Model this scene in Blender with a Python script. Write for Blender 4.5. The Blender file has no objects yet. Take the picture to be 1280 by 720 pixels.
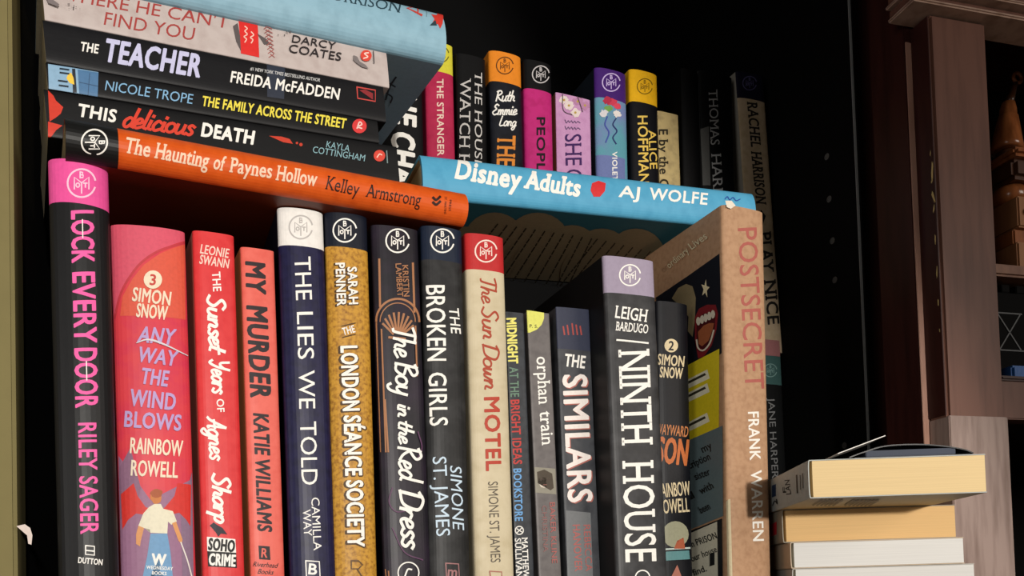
import bpy, bmesh, math, random
from math import sin, cos, pi, radians
from mathutils import Vector, Matrix
random.seed(7)
SC = bpy.context.scene
COL = SC.collection

# ------------------------------------------------------------------ camera
FPX = 1100.0                       # focal length in pixels of a 1280 px wide frame
YAW, PITCH, ROLL = radians(23.0), radians(2.0), -0.030
PPY = 706.6                        # row of the optical axis (a shifted lens)
CAM = Vector((0.0, -0.55, 0.0))
fwd = Vector((sin(YAW)*cos(PITCH), cos(YAW)*cos(PITCH), sin(PITCH)))
r0 = Vector((cos(YAW), -sin(YAW), 0.0)); u0 = r0.cross(fwd)
rgt = cos(ROLL)*r0 + sin(ROLL)*u0
upv = cos(ROLL)*u0 - sin(ROLL)*r0
cd = bpy.data.cameras.new('camera'); co = bpy.data.objects.new('camera', cd); COL.objects.link(co)
co.matrix_world = Matrix(((rgt.x, upv.x, -fwd.x, CAM.x), (rgt.y, upv.y, -fwd.y, CAM.y), (rgt.z, upv.z, -fwd.z, CAM.z), (0, 0, 0, 1)))
cd.sensor_width = 36.0; cd.lens = 36.0*FPX/1280.0
cd.shift_y = (PPY-360.0)/1280.0
cd.clip_start = 0.02
SC.camera = co

# ------------------------------------------------------------------ light
SC.view_settings.view_transform = 'Standard'; SC.view_settings.look = 'None'
SC.view_settings.gamma = 1.0; SC.view_settings.use_curve_mapping = False
SC.view_settings.exposure = 0.0
w = bpy.data.worlds.new('room'); SC.world = w; w.use_nodes = True
w.node_tree.nodes['Background'].inputs[0].default_value = (1.0, 0.93, 0.85, 1)
w.node_tree.nodes['Background'].inputs[1].default_value = 0.03
def lamp(name, kind, loc, power, color, **kw):
    l = bpy.data.lights.new(name, kind); l.energy = power; l.color = color
    for k, v in kw.items(): setattr(l, k, v)
    o = bpy.data.objects.new(name, l); o.location = loc; COL.objects.link(o); return o
LP = Vector((0.08, -2.3, 0.2))     # key light; cone edge placed to stand in for a shadow at upper right
sl = lamp('beam_lamp', 'SPOT', LP, 182, (1.0, 0.95, 0.88), shadow_soft_size=0.045, spot_size=2*radians(59.3), spot_blend=0.015)
sl.rotation_euler = Vector((-0.62810138, 0.66979448, -0.39606061)).to_track_quat('-Z', 'Y').to_euler()
fl = lamp('side_fill', 'AREA', (1.35, -1.7, 0.5), 11, (1.0, 0.90, 0.80), size=0.7)  # unseen fill added at the right to brighten the cabinet
fl.rotation_euler = (Vector((0.6, 0, 0.2))-Vector((1.35, -1.7, 0.5))).to_track_quat('-Z', 'Y').to_euler()

wl = lamp('left_fill', 'AREA', (-1.7, -1.3, 0.15), 9, (1.0, 0.96, 0.90), size=0.9)  # unseen soft fill added at the left to brighten left-facing covers
wl.rotation_euler = (Vector((0.3, 0, 0.15))-Vector((-1.7, -1.3, 0.15))).to_track_quat('-Z', 'Y').to_euler()

# ------------------------------------------------------------------ helpers
def ray(p):
    return (fwd + rgt*((p[0]-640.0)/FPX) + upv*(-(p[1]-PPY)/FPX))
def unproj(p, o, n):                       # pixel of the photo to a point on a plane of the room
    d = ray(p); return CAM + d*((o-CAM).dot(n)/d.dot(n))
def lin(h):
    if isinstance(h, str):
        c = [int(h[i:i+2], 16)/255 for i in (0, 2, 4)]
    else: c = [v/255 for v in h]
    return tuple((x/12.92 if x < 0.04045 else ((x+0.055)/1.055)**2.4) for x in c)+(1.0,)
MATS = {}
def mat(h, rough=0.45, kind='paper', h2=None, scale=300.0, spec=0.22):
    key = (h, rough, kind, h2, scale, spec)
    if key in MATS: return MATS[key]
    m = bpy.data.materials.new('%s_%s' % (kind, h)); m.use_nodes = True
    nt = m.node_tree; N = nt.nodes; L = nt.links; b = N['Principled BSDF']
    b.inputs['Roughness'].default_value = rough
    b.inputs['Specular IOR Level'].default_value = spec
    tc = N.new('ShaderNodeTexCoord')
    nz = N.new('ShaderNodeTexNoise'); nz.inputs['Scale'].default_value = scale; nz.inputs['Detail'].default_value = 4
    L.new(tc.outputs['Object'], nz.inputs['Vector'])
    c = dk(lin(h), kind)
    c2 = dk(lin(h2), kind) if h2 else tuple(x*0.91 for x in c[:3])+(1.0,)
    mx = N.new('ShaderNodeMix'); mx.data_type = 'RGBA'
    mx.inputs['A'].default_value = c; mx.inputs['B'].default_value = c2
    rp = N.new('ShaderNodeMapRange'); rp.inputs['From Min'].default_value = 0.42; rp.inputs['From Max'].default_value = 0.72
    L.new(nz.outputs['Fac'], rp.inputs['Value'])
    if kind == 'pages':
        mp = N.new('ShaderNodeMapping'); mp.inputs['Scale'].default_value = (900.0, 6.0, 6.0)
        L.new(tc.outputs['Object'], mp.inputs['Vector']); L.new(mp.outputs['Vector'], nz.inputs['Vector']); nz.inputs['Scale'].default_value = 1.6
    if kind == 'wood':
        mp = N.new('ShaderNodeMapping'); mp.inputs['Scale'].default_value = (1.0, 1.0, 0.12)
        L.new(tc.outputs['Object'], mp.inputs['Vector']); L.new(mp.outputs['Vector'], nz.inputs['Vector'])
    L.new(rp.outputs['Result'], mx.inputs['Factor'])
    L.new(mx.outputs['Result'], b.inputs['Base Color'])
    bp = N.new('ShaderNodeBump'); bp.inputs['Strength'].default_value = {'ink': 0.04, 'cover': 0.10}.get(kind, 0.25)
    bp.inputs['Distance'].default_value = 0.0004
    L.new(nz.outputs['Fac'], bp.inputs['Height']); L.new(bp.outputs['Normal'], b.inputs['Normal'])
    MATS[key] = m; return m
def dk(c, kind):                           # near-black printed boards are deeper than a screen reading suggests
    if kind not in ('cover', 'board'): return c
    l = 0.3*c[0]+0.6*c[1]+0.1*c[2]; k = max(0.45, min(1.0, l/0.06))
    return (c[0]*k, c[1]*k, c[2]*k, 1.0)
def ink(h): return mat(h, 0.5, 'ink', None, 500.0, 0.25)
def tag(o, label=None, cat=None, group=None, kind=None):
    if label: o['label'] = label
    if cat: o['category'] = cat
    if group: o['group'] = group
    if kind: o['kind'] = kind
    return o
def link(name, verts, faces, mats, midx=None, parent=None, smooth=False):
    me = bpy.data.meshes.new(name); me.from_pydata([tuple(v) for v in verts], [], faces)
    for m in (mats if isinstance(mats, (list, tuple)) else [mats]): me.materials.append(m)
    if midx: me.polygons.foreach_set('material_index', midx)
    if smooth:
        me.polygons.foreach_set('use_smooth', [True]*len(me.polygons))
    me.update()
    o = bpy.data.objects.new(name, me); COL.objects.link(o)
    if parent: o.parent = parent
    return o
def empty(name, M):
    o = bpy.data.objects.new(name, None); o.empty_display_size = 0.02; COL.objects.link(o); o.matrix_world = M; return o
def bmobj(name, bm, m, parent=None, smooth=False):
    me = bpy.data.meshes.new(name); bm.to_mesh(me); bm.free()
    for q in (m if isinstance(m, (list, tuple)) else [m]): me.materials.append(q)
    if smooth:
        for p in me.polygons: p.use_smooth = True
    o = bpy.data.objects.new(name, me); COL.objects.link(o)
    if parent: o.parent = parent
    return o
def add_box(bm, x0, x1, y0, y1, z0, z1, bev=0.0, M=None):
    r = bmesh.ops.create_cube(bm, size=1.0)
    vs = r['verts']
    for v in vs: v.co = Vector(((x0+x1)/2+v.co.x*(x1-x0), (y0+y1)/2+v.co.y*(y1-y0), (z0+z1)/2+v.co.z*(z1-z0)))
    if bev:
        es = list({e for v in vs for e in v.link_edges})
        q = bmesh.ops.bevel(bm, geom=es, offset=bev, segments=2, affect='EDGES')
        vs = list({v for f in q['faces'] for v in f.verts} | {v for v in vs if v.is_valid})
    if M:
        for v in vs: v.co = M @ v.co
    return vs
def box(name, x0, x1, y0, y1, z0, z1, m, parent=None, bev=0.001):
    bm = bmesh.new(); add_box(bm, x0, x1, y0, y1, z0, z1, bev); return bmobj(name, bm, m, parent)

# ------------------------------------------------------------------ flat lettering
TXT = {}
def font_mesh(s, bold, serif):
    key = (s, bold, serif)
    if key in TXT: return TXT[key]
    c = bpy.data.curves.new('t', 'FONT'); c.body = s; c.size = 1.0; c.resolution_u = 3
    c.dimensions = '2D'; c.fill_mode = 'FRONT'; c.space_character = 1.0 + bold*2.2
    o = bpy.data.objects.new('t', c); COL.objects.link(o)
    dg = bpy.context.evaluated_depsgraph_get(); me = o.evaluated_get(dg).to_mesh()
    vs = [(v.co.x, v.co.y) for v in me.vertices]; fs = [tuple(p.vertices) for p in me.polygons]
    cap = CAP
    if serif:
        cnt = {}
        for f in fs:
            for i in range(len(f)):
                e = tuple(sorted((f[i], f[(i+1) % len(f)]))); cnt[e] = cnt.get(e, 0)+1
        for (a, b), n in list(cnt.items()):
            if n != 1: continue
            A, B = vs[a], vs[b]
            if abs(A[1]-B[1]) > 0.004: continue
            L = abs(A[0]-B[0])
            if not (0.03 < L < 0.24): continue
            for yy, sg in ((0, 1), (cap, -1)):
                if abs(A[1]-yy) < 0.03:
                    x0, x1 = min(A[0], B[0])-serif, max(A[0], B[0])+serif
                    k = len(vs); th = 0.05
                    vs += [(x0, A[1]), (x1, A[1]), (x1, A[1]+sg*th), (x0, A[1]+sg*th)]
                    fs.append((k, k+1, k+2, k+3))
    o.evaluated_get(dg).to_mesh_clear()
    bpy.data.objects.remove(o); bpy.data.curves.remove(c)
    TXT[key] = (vs, fs); return TXT[key]
CAP = 0.72
_v, _f = font_mesh('H', 0.0, 0); CAP = max(v[1] for v in _v); TXT.clear()

def spline(pts, k=6):
    if len(pts) < 3: return [Vector(p) for p in pts]
    P = [Vector(p) for p in pts]; P = [P[0]*2-P[1]]+P+[P[-1]*2-P[-2]]; out = []
    for i in range(1, len(P)-2):
        for j in range(k):
            t = j/k; a, b, c, d = P[i-1:i+3]
            out.append(0.5*((2*b)+(c-a)*t+(2*a-5*b+4*c-d)*t*t+(3*b-a-3*c+d)*t**3))
    return out+[P[-2]]
def ribbon(pts, wd, taper=0.0):
    P = [Vector(p) for p in pts]; vs = []; fs = []
    d0 = (P[1]-P[0]); d1 = (P[-1]-P[-2])
    if d0.length: P[0] = P[0]-d0.normalized()*wd*0.3
    if d1.length: P[-1] = P[-1]+d1.normalized()*wd*0.3
    n = len(P)
    for i in range(n):
        d = P[min(i+1, n-1)]-P[max(i-1, 0)]
        if d.length < 1e-9: d = Vector((1, 0))
        d.normalize(); q = Vector((-d.y, d.x))*wd*0.5*(1-taper*abs(2*i/(n-1)-1))
        vs += [tuple(P[i]+q), tuple(P[i]-q)]
    for i in range(n-1): fs.append((2*i, 2*i+1, 2*i+3, 2*i+2))
    return vs, fs
O_ = [(.22+.19*cos(a*pi/6+1.6), .25+.24*sin(a*pi/6+1.6)) for a in range(13)]
BOWL = [(.38, .4), (.22, .5), (.05, .3), (.08, .05), (.22, 0), (.36, .2), (.4, .46)]
SCRIPT = {
 'a': (.47, [BOWL, [(.4, .46), (.38, .1), (.5, .02)]]), 'c': (.40, [[(.36, .42), (.2, .5), (.05, .25), (.15, 0), (.4, .1)]]),
 'd': (.47, [BOWL, [(.46, 1), (.42, .5), (.38, .1), (.5, .02)]]),
 'e': (.40, [[(.05, .2), (.3, .3), (.3, .46), (.15, .48), (.05, .2), (.15, 0), (.42, .12)]]),
 'g': (.47, [BOWL, [(.4, .46), (.36, -.2), (.2, -.4), (.05, -.25), (.2, -.1), (.48, .08)]]),
 'h': (.46, [[(.12, 1), (.09, .5), (.05, 0)], [(.06, .2), (.2, .48), (.34, .4), (.32, .1), (.46, .02)]]),
 'i': (.20, [[(.08, .48), (.06, .08), (.2, .02)], [(.10, .68), (.11, .76)]]), 'l': (.22, [[(.12, 1), (.08, .5), (.06, .1), (.2, .02)]]),
 'm': (.60, [[(.05, .48), (.05, 0)], [(.05, .25), (.17, .48), (.26, .38), (.25, 0)], [(.25, .25), (.38, .48), (.47, .38), (.46, .08), (.6, .02)]]),
 'n': (.46, [[(.06, .48), (.05, 0)], [(.05, .25), (.2, .48), (.33, .38), (.31, .08), (.45, .02)]]), 'o': (.44, [O_]),
 'p': (.44, [[(.1, .48), (.06, 0), (.02, -.4)], [(.06, .3), (.22, .5), (.36, .32), (.26, .03), (.07, .08)]]),
 'r': (.34, [[(.06, .48), (.05, 0)], [(.05, .25), (.18, .47), (.33, .42)]]),
 's': (.34, [[(.32, .42), (.18, .5), (.08, .38), (.28, .16), (.2, 0), (.02, .07)]]),
 't': (.32, [[(.18, .88), (.14, .5), (.1, .1), (.26, .02)], [(-.02, .5), (.34, .54)]]),
 'u': (.48, [[(.05, .48), (.05, .1), (.18, 0), (.34, .2), (.37, .48)], [(.37, .48), (.35, .08), (.48, .02)]]),
 'w': (.56, [[(.04, .48), (.08, .05), (.18, .02), (.28, .42)], [(.28, .42), (.3, .05), (.42, .05), (.54, .48)]]),
 'y': (.45, [[(.05, .48), (.06, .12), (.18, .02), (.34, .2), (.37, .48)], [(.37, .48), (.3, -.25), (.12, -.4), (0, -.25)]]),
 'S': (.55, [[(.5, .85), (.3, 1), (.1, .8), (.42, .35), (.28, 0), (0, .12)]]),
 'Y': (.55, [[(.02, 1), (.12, .55), (.28, .5), (.45, .7), (.5, 1)], [(.5, 1), (.4, .3), (.2, -.1), (.02, .05)]]),
 'A': (.60, [[(0, 0), (.15, .2), (.42, 1)], [(.42, 1), (.46, .05), (.55, .02)], [(.1, .35), (.55, .38)]]),
 'T': (.50, [[(-.02, .92), (.3, 1), (.6, .95)], [(.32, .98), (.26, .1), (.14, 0)]]),
 'B': (.54, [[(.1, 1), (.06, 0)], [(-.02, .9), (.3, 1), (.45, .78), (.12, .53), (.5, .35), (.35, .02), (.04, .05)]]),
 'R': (.58, [[(.1, 1), (.06, 0)], [(-.02, .9), (.3, 1), (.45, .76), (.12, .5)], [(.12, .5), (.35, .2), (.6, .04)]]),
 'D': (.62, [[(.12, .97), (.08, .03)], [(-.02, .85), (.25, 1), (.6, .75), (.5, .15), (.05, .02)]]),
 'E': (.50, [[(.45, .88), (.25, 1), (.1, .78), (.3, .55), (.02, .25), (.2, 0), (.5, .12)]]),
 'L': (.50, [[(.15, 1), (.08, .05), (.5, .05)]]), ' ': (.22, [])}
def script_mesh(s, wd):
    x = 0; vs = []; fs = []; zs = []; nst = 0
    for ch in s:
        wdt, st = SCRIPT[ch]
        for p in st:
            v, f = ribbon(spline([(a+x+b*0.22, b) for a, b in p]), wd)
            k = len(vs); vs += v; fs += [tuple(i+k for i in q) for q in f]; nst += 1; zs += [7e-7*(nst % 23)+1.2e-7*(i//2) for i in range(len(v))]
        x += wdt
    return vs, fs, zs
def lay(vs, fs, p0, p1, h, cap, shear=0.0):     # unit lettering to photo pixels, mid cap height on p0-p1
    x0 = min(v[0] for v in vs); x1 = max(v[0] for v in vs)
    P0 = Vector(p0); d = Vector(p1)-P0; u = Vector((d.y, -d.x)).normalized()*h
    out = []
    for x, y in vs:
        a = (x-x0)/(x1-x0); b = y/cap-0.5
        out.append(tuple(P0+d*a+u*b+d.normalized()*(shear*h*b)))
    return out, fs
def circ(c, r, n=20, ry=None):
    return [(c[0]+r*cos(2*pi*i/n), c[1]+(ry or r)*sin(2*pi*i/n)) for i in range(n)]
def blob(c, rx, ry, jit, n=18, rot=0):
    out = []
    for i in range(n):
        a = 2*pi*i/n; q = 1+random.uniform(-jit, jit); x = rx*q*cos(a); y = ry*q*sin(a)
        out.append((c[0]+x*cos(rot)-y*sin(rot), c[1]+x*sin(rot)+y*cos(rot)))
    return out

# ------------------------------------------------------------------ a book
class Book:
    def __init__(self, name, O, ex, ez, w, h, d, base, b=0.004, n=2.3, hard=True, bands=None, left=None, right=None, pages='d9cba8', rough=0.42, h2=None, nscale=300.0, foreedge=0.003):
        self.name = name; ex = ex.normalized(); ez = ez.normalized(); ey = ez.cross(ex).normalized(); ex = ey.cross(ez)
        self.O, self.ex, self.ey, self.ez = O, ex, ey, ez
        self.w, self.h, self.d, self.b, self.n, self.hard = w, h, d, b, n, hard
        M = Matrix(((ex.x, ey.x, ez.x, O.x), (ex.y, ey.y, ez.y, O.y), (ex.z, ey.z, ez.z, O.z), (0, 0, 0, 1)))
        self.root = empty(name, M); self.Minv = M.inverted()
        self.mats = []; self.V = []; self.F = []; self.I = []; self.layer = 0
        self.base = mat(base, rough, 'cover', h2, nscale) if isinstance(base, str) else base
        self.bands = bands or []; self.left = left; self.right = right; self.pages = pages; self.fore = foreedge; self.rough = rough
        self.build()
    def mi(self, m):
        if m not in self.mats: self.mats.append(m)
        return self.mats.index(m)
    def prof(self, s):
        q = min(1.0, abs(2*s/self.w)); return -self.b*(1-q**self.n)**(1/self.n)
    def local(self, p, face='spine'):
        d = self.Minv.to_3x3() @ ray(p); o = self.Minv @ CAM
        if face == 'spine':
            y = -self.b*0.8
            for _ in range(4):
                k = (y-o.y)/d.y; s = o.x+d.x*k; y = self.prof(s)
            return s, o.z+d.z*k
        sg = -1 if face == 'left' else 1
        if face == 'tail':
            k = (0-o.z)/d.z; return o.x+d.x*k, o.y+d.y*k
        k = (sg*self.w/2-o.x)/d.x
        return sg*(o.y+d.y*k), o.z+d.z*k
    def p3(self, a, t, face, e):
        if face == 'spine':
            a = max(-self.w/2, min(self.w/2, a)); return (a, self.prof(a)-e, t)
        if face == 'tail': return (a, t, -e)
        sg = -1 if face == 'left' else 1
        return (sg*(self.w/2+e), sg*a, t)
    def build(self):
        w, h, d, b = self.w, self.h, self.d, self.b
        th = min(0.0025 if self.hard else 0.0006, w*0.2)
        N = 18; prof = [(-w/2, d)]; NL = 5
        for i in range(1, NL): prof.append((-w/2, d*(1-i/NL)))
        m0 = len(prof)
        for i in range(N+1):
            a = pi*i/N; cx = -cos(a); sx = sin(a)
            prof.append((w/2*math.copysign(abs(cx)**(2/self.n), cx), -b*abs(sx)**(2/self.n)))
        m1 = len(prof)
        for i in range(1, NL+1): prof.append((w/2, d*i/NL))
        kx = (w/2-th)/(w/2)
        inner = [(x*kx, y if abs(abs(x)-w/2) < 1e-9 and y > 0 else y+th*min(1.0, -y/b*1.2+0.1)) for x, y in prof]
        rows = sorted({0.0, h} | {min(h, max(0.0, q[0])) for q in self.bands} | {h*k/6 for k in range(7)})
        def rowmat(t):
            m = self.base
            for lo, hi, bm_ in self.bands:
                if lo <= t <= hi: m = bm_
            return m
        np_ = len(prof)
        V = self.V
        for t in rows:
            for x, y in prof: V.append((x, y, t))
            for x, y in inner: V.append((x, y, t))
        R = 2*np_
        def add(f, m): self.F.append(f); self.I.append(self.mi(m))
        for r in range(len(rows)-1):
            m = rowmat((rows[r]+rows[r+1])/2)
            for i in range(np_-1):
                mm = m
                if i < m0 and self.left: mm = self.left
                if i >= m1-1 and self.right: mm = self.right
                a, bb = r*R+i, r*R+i+1
                add((a, bb, bb+R, a+R), mm)
                a += np_; bb += np_
                add((bb, a, a+R, bb+R), mat('c9bda0'))
            for i in (0, np_-1):
                a = r*R+i; f = (a, a+R, a+R+np_, a+np_)
                add(f if i == 0 else f[::-1], m)
        for r in (0, len(rows)-1):
            m = rowmat(rows[r]-1e-5 if r else 1e-5)
            for i in range(np_-1):
                a = r*R+i; f = (a, a+np_, a+np_+1, a+1)
                add(f if r == 0 else f[::-1], m)
        sq = 0.003 if self.hard else 0.0003
        pb = bmesh.new(); PW = w/2-th-0.0001
        K = 8; pr = [(-PW, d-self.fore)]
        yb = -b*0.45 if self.hard else -b*0.6+th
        for i in range(K+1):
            a = pi*i/K; cx = -cos(a); pr.append((PW*math.copysign(abs(cx)**0.9, cx), 0.001+th+(yb)*abs(sin(a))))
        pr.append((PW, d-self.fore))
        lo = [pb.verts.new((x, y, sq)) for x, y in pr]; hi = [pb.verts.new((x, y, h-sq)) for x, y in pr]
        n = len(pr)
        for i in range(n): pb.faces.new((lo[i], lo[(i+1) % n], hi[(i+1) % n], hi[i]))
        pb.faces.new(lo[::-1]); pb.faces.new(hi)
        self.page_obj = bmobj('page_block', pb, mat(self.pages, 0.8, 'pages'), self.root)
    def put(self, vs, fs, m, face='spine', zs=None):
        """printed shape given in photo pixels, laid onto the surface"""
        if isinstance(m, str): m = ink(m)
        self.layer += 1; e = 0.00006+0.000035*self.layer
        bm = bmesh.new()
        bv = []
        for i, p in enumerate(vs):
            s, t = self.local(p, face); bv.append(bm.verts.new((s, t, zs[i] if zs else 0)))
        for f in fs:
            try: bm.faces.new([bv[i] for i in f])
            except ValueError: pass
        if face == 'spine' and self.b > 0.0004:
            xs = [v.co.x for v in bm.verts]
            lo, hi = max(min(xs), -self.w/2), min(max(xs), self.w/2)
            n = 16
            for i in range(1, n):
                a = pi*i/n; c = -cos(a); c = self.w/2*math.copysign(abs(c)**(2/self.n), c)
                if lo+1e-5 < c < hi-1e-5:
                    bmesh.ops.bisect_plane(bm, geom=bm.verts[:]+bm.edges[:]+bm.faces[:], dist=1e-7, plane_co=(c, 0, 0), plane_no=(1, 0, 0))
        if face in ('left', 'right'):              # trim the print to the board it is on
            sg = -1 if face == 'left' else 1
            for co_, no_ in (((sg*(self.d-.0005), 0, 0), (sg, 0, 0)), ((0, .0005, 0), (0, -1, 0)), ((0, self.h-.0005, 0), (0, 1, 0)), ((sg*.0002, 0, 0), (-sg, 0, 0))):
                bmesh.ops.bisect_plane(bm, geom=bm.verts[:]+bm.edges[:]+bm.faces[:], dist=1e-7, plane_co=co_, plane_no=no_, clear_outer=True)
        bm.verts.index_update(); k = len(self.V)
        for v in bm.verts: self.V.append(self.p3(v.co.x, v.co.y, face, e+v.co.z))
        im = self.mi(m); out = {'spine': Vector((0, -1, 0)), 'left': Vector((-1, 0, 0)), 'right': Vector((1, 0, 0)), 'tail': Vector((0, 0, -1))}[face]
        for f in bm.faces:
            ids = [v.index+k for v in f.verts]
            P = [Vector(self.V[i]) for i in ids]; nr = Vector((0, 0, 0))
            for i in range(1, len(P)-1): nr += (P[i]-P[0]).cross(P[i+1]-P[0])
            if nr.dot(out) < 0: ids = ids[::-1]
            self.F.append(tuple(ids)); self.I.append(im)
        bm.free()
    def poly(self, pts, m, face='spine'):
        b = bmesh.new(); f = b.faces.new([b.verts.new((x, y, 0)) for x, y in pts])
        bmesh.ops.triangulate(b, faces=[f]); b.verts.index_update()
        vs = [(v.co.x, v.co.y) for v in b.verts]; fs = [tuple(v.index for v in q.verts) for q in b.faces]; b.free()
        self.put(vs, fs, m, face); return self
    def line(self, pts, wd, m, face='spine', sm=True, taper=0.0):
        v, f = ribbon(spline(pts) if sm else pts, wd, taper); self.put(v, f, m, face); return self
    def T(self, s, p0, p1, h, m, bold=0.0, serif=0.0, shear=0.0, face='spine', jit=0.0):
        vs, fs = font_mesh(s, bold, serif)
        v, f = lay(vs, fs, p0, p1, h, CAP, shear)
        zs = [0.0]*len(v)
        if bold > 0:                                   # heavier weight: thicken every outline
            cnt = {}
            for q in f:
                for i in range(len(q)):
                    e = tuple(sorted((q[i], q[(i+1) % len(q)]))); cnt[e] = cnt.get(e, 0)+1
            v = list(v); f = list(f); wd = bold*0.72*h/CAP
            for (i, j), c in cnt.items():
                if c != 1: continue
                A, B = Vector(v[i]), Vector(v[j]); d = B-A
                if d.length < 1e-6: continue
                d.normalize(); q = Vector((-d.y, d.x))*wd; A = A-d*wd*.5; B = B+d*wd*.5; k = len(v)
                v += [tuple(A+q), tuple(B+q), tuple(B-q), tuple(A-q)]; f.append((k, k+1, k+2, k+3)); zs += [2.5e-7*(1+(len(f)*7) % 97)]*4
        self.put(v, f, m, face, zs); return self
    def S(self, s, p0, p1, h, m, wd=0.1, face='spine', shear=0.0):
        vs, fs, zs = script_mesh(s, wd); v, f = lay(vs, fs, p0, p1, h, 1.0, shear); self.put(v, f, m, face, zs); return self
    def E(self, c, r, m, rot=0.0, face='spine', sx=1.0):      # round club emblem
        vs = []; fs = []; zs = []
        def q(pts, wd):
            P = [(c[0]+r*sx*(x*cos(rot)-y*sin(rot)), c[1]-r*(x*sin(rot)+y*cos(rot))) for x, y in pts]
            v, f = ribbon(P, wd*r); k = len(vs); vs.extend(v); fs.extend(tuple(i+k for i in g) for g in f); zs.extend([8e-7*(len(vs) % 29)]*len(v))
        q([(cos(a), sin(a)) for a in [radians(12+i*11) for i in range(31)]], 0.13)
        for p in ([(-.52, -.42), (-.52, .42), (0, .02)], [(0, .02), (.52, .42), (.52, -.42)], [(0, .02), (0, -.72)],
                  [(-.10, .80), (-.10, .38)], [(-.10, .80), (.08, .76), (.08, .62), (-.10, .6), (.12, .56), (.10, .4), (-.10, .38)],
                  [(-.27+.13*cos(a), -.14+.15*sin(a)) for a in [i*pi/5 for i in range(11)]],
                  [(.14, .0), (.40, .0)], [(.27, .0), (.27, -.3)]): q(p, 0.10)
        self.put(vs, fs, m, face, zs); return self
    def done(self, label, cat='book', group=None):
        o = link('cover', self.V, self.F, self.mats, self.I, self.root)
        tag(self.root, label, cat, group); self.cover = o
        return self

SHELF = -0.012
def upright(name, tl, tr, bl, y0, d, base, yaw=0.0, bottom=SHELF, bandpx=(), **kw):
    """book standing on a board: top corners and one low point of its left edge measured in the photo"""
    n = Vector((sin(yaw), -cos(yaw), 0))
    mid = ((tl[0]+tr[0])/2, (tl[1]+tr[1])/2)
    o = unproj(mid, Vector((0, y0, 0)), Vector((0, -1, 0)))
    A, B, D = unproj(tl, o, n), unproj(tr, o, n), unproj(bl, o, n)
    ez = (A-D).normalized(); ex = Vector((cos(yaw), sin(yaw), 0)); ex = (ex-ez*ex.dot(ez)).normalized()
    wd = (B-A).dot(ex); top = max(A.dot(ez), A.dot(ez))
    O = A+ex*wd/2; h = (O.z-bottom-abs(ex.z)*wd/2)/ez.z
    O = O-ez*h
    bands = []
    for py0, py1, m in bandpx:
        t = [h if py0 is None else (unproj((bl[0]+(tl[0]-bl[0])*0.9, py0), o, n)-O).dot(ez),
             0 if py1 is None else (unproj((tl[0]+(bl[0]-tl[0])*(py1-tl[1])/(bl[1]-tl[1]), py1), o, n)-O).dot(ez)]
        bands.append((t[1], t[0], mat(m, 0.42, 'cover')))
    return Book(name, O, ex, ez, wd, h, d, base, bands=bands, **kw)
def flat(name, lt, lb, rx, o, yaw, slope_px, d, base, bandpx=(), **kw):
    """book lying flat, spine to the front: left end corners, right end column, a point of its plane"""
    n = Vector((sin(yaw), -cos(yaw), 0))
    A, B = unproj(slope_px[0], o, n), unproj(slope_px[1], o, n)
    dr = (B-A).normalized(); ez = -dr; ex = n.cross(dr).normalized()
    if ex.z < 0: ex = -ex
    T, L = unproj(lt, o, n), unproj(lb, o, n)
    wd = (T-L).dot(ex)
    # right end: where the mid line meets column rx
    M0 = L+ex*wd/2
    lo, hi = 0.0, 0.6
    for _ in range(40):
        m = (lo+hi)/2; P = M0+dr*m-CAM; px = 640+FPX*P.dot(rgt)/P.dot(fwd)
        if px < rx: lo = m
        else: hi = m
    h = lo; O = M0+dr*h
    bands = []
    for x0, x1, m in bandpx:
        def at(x):
            lo, hi = -0.1, 0.6
            for _ in range(40):
                q = (lo+hi)/2; P = M0+dr*q-CAM
                if 640+FPX*P.dot(rgt)/P.dot(fwd) < x: lo = q
                else: hi = q
            return h-lo
        bands.append((0 if x1 is None else at(x1), h if x0 is None else at(x0), mat(m, 0.42, 'cover')))
    return Book(name, O, ex, ez, wd, h, d, base, bands=bands, **kw)

# ================================================================== the room and furniture
BLACK = mat('0c0c0d', 0.75, 'board', None, 60.0, 0.12)
OLIVE = mat('7a7048', 0.75, 'wall', None, 40.0)
WOOD = mat('6c4a3e', 0.42, 'wood', '583a30', 90.0)
WOODD = mat('3a1c18', 0.4, 'wood', '2c1411', 90.0)
tag(box('floor', -1.2, 1.6, -1.4, 0.6, -0.52, -0.50, mat('6b5a48', 0.6, 'board')), kind='structure')
tag(box('wall_left', -0.75, -0.0835, 0.03, 0.55, -0.50, 1.0, OLIVE), kind='structure')
tag(box('trim_1', -0.75, -0.0600, -0.012, 0.03, -0.50, 1.0, OLIVE, bev=0.002), kind='structure')
tr_ = bpy.data.objects['trim_1']
P = unproj((34, 667), Vector((0, -0.0125, 0)), Vector((0, -1, 0)))
bm = bmesh.new(); f = bm.faces.new([bm.verts.new((P.x+x*.001, P.y, P.z+z*.001)) for x, z in ((-5, 4), (-1, 5), (1.5, 3), (2.5, -1), (2, -6), (.5, -5.5), (0, -1), (-2, 1))])
q = bmesh.ops.extrude_face_region(bm, geom=[f])
for v in q['geom']:
    if isinstance(v, bmesh.types.BMVert): v.co.y -= 0.0006
bmesh.ops.recalc_face_normals(bm, faces=bm.faces[:])
bmobj('paint_chip', bm, mat('d8c8c0', .6, 'wall'), tr_)
case = empty('bookcase', Matrix.Translation((0.27, 0.2, -0.50)))
def cb(name, *a, **k):
    o = box(name, *a, **k); o.parent = case; o.matrix_parent_inverse = case.matrix_world.inverted(); return o
cb('side_panel', -0.083, -0.0615, 0.035, 0.38, -0.50, 0.95, BLACK)
sp = cb('side_panel', 0.616, 0.6225, 0.06, 0.38, -0.50, 0.95, BLACK)
cb('edge_band', 0.616, 0.6185, 0.0592, 0.06, -0.50, 0.95, mat('8a8c8c', 0.4, 'plastic'), bev=0)
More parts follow.
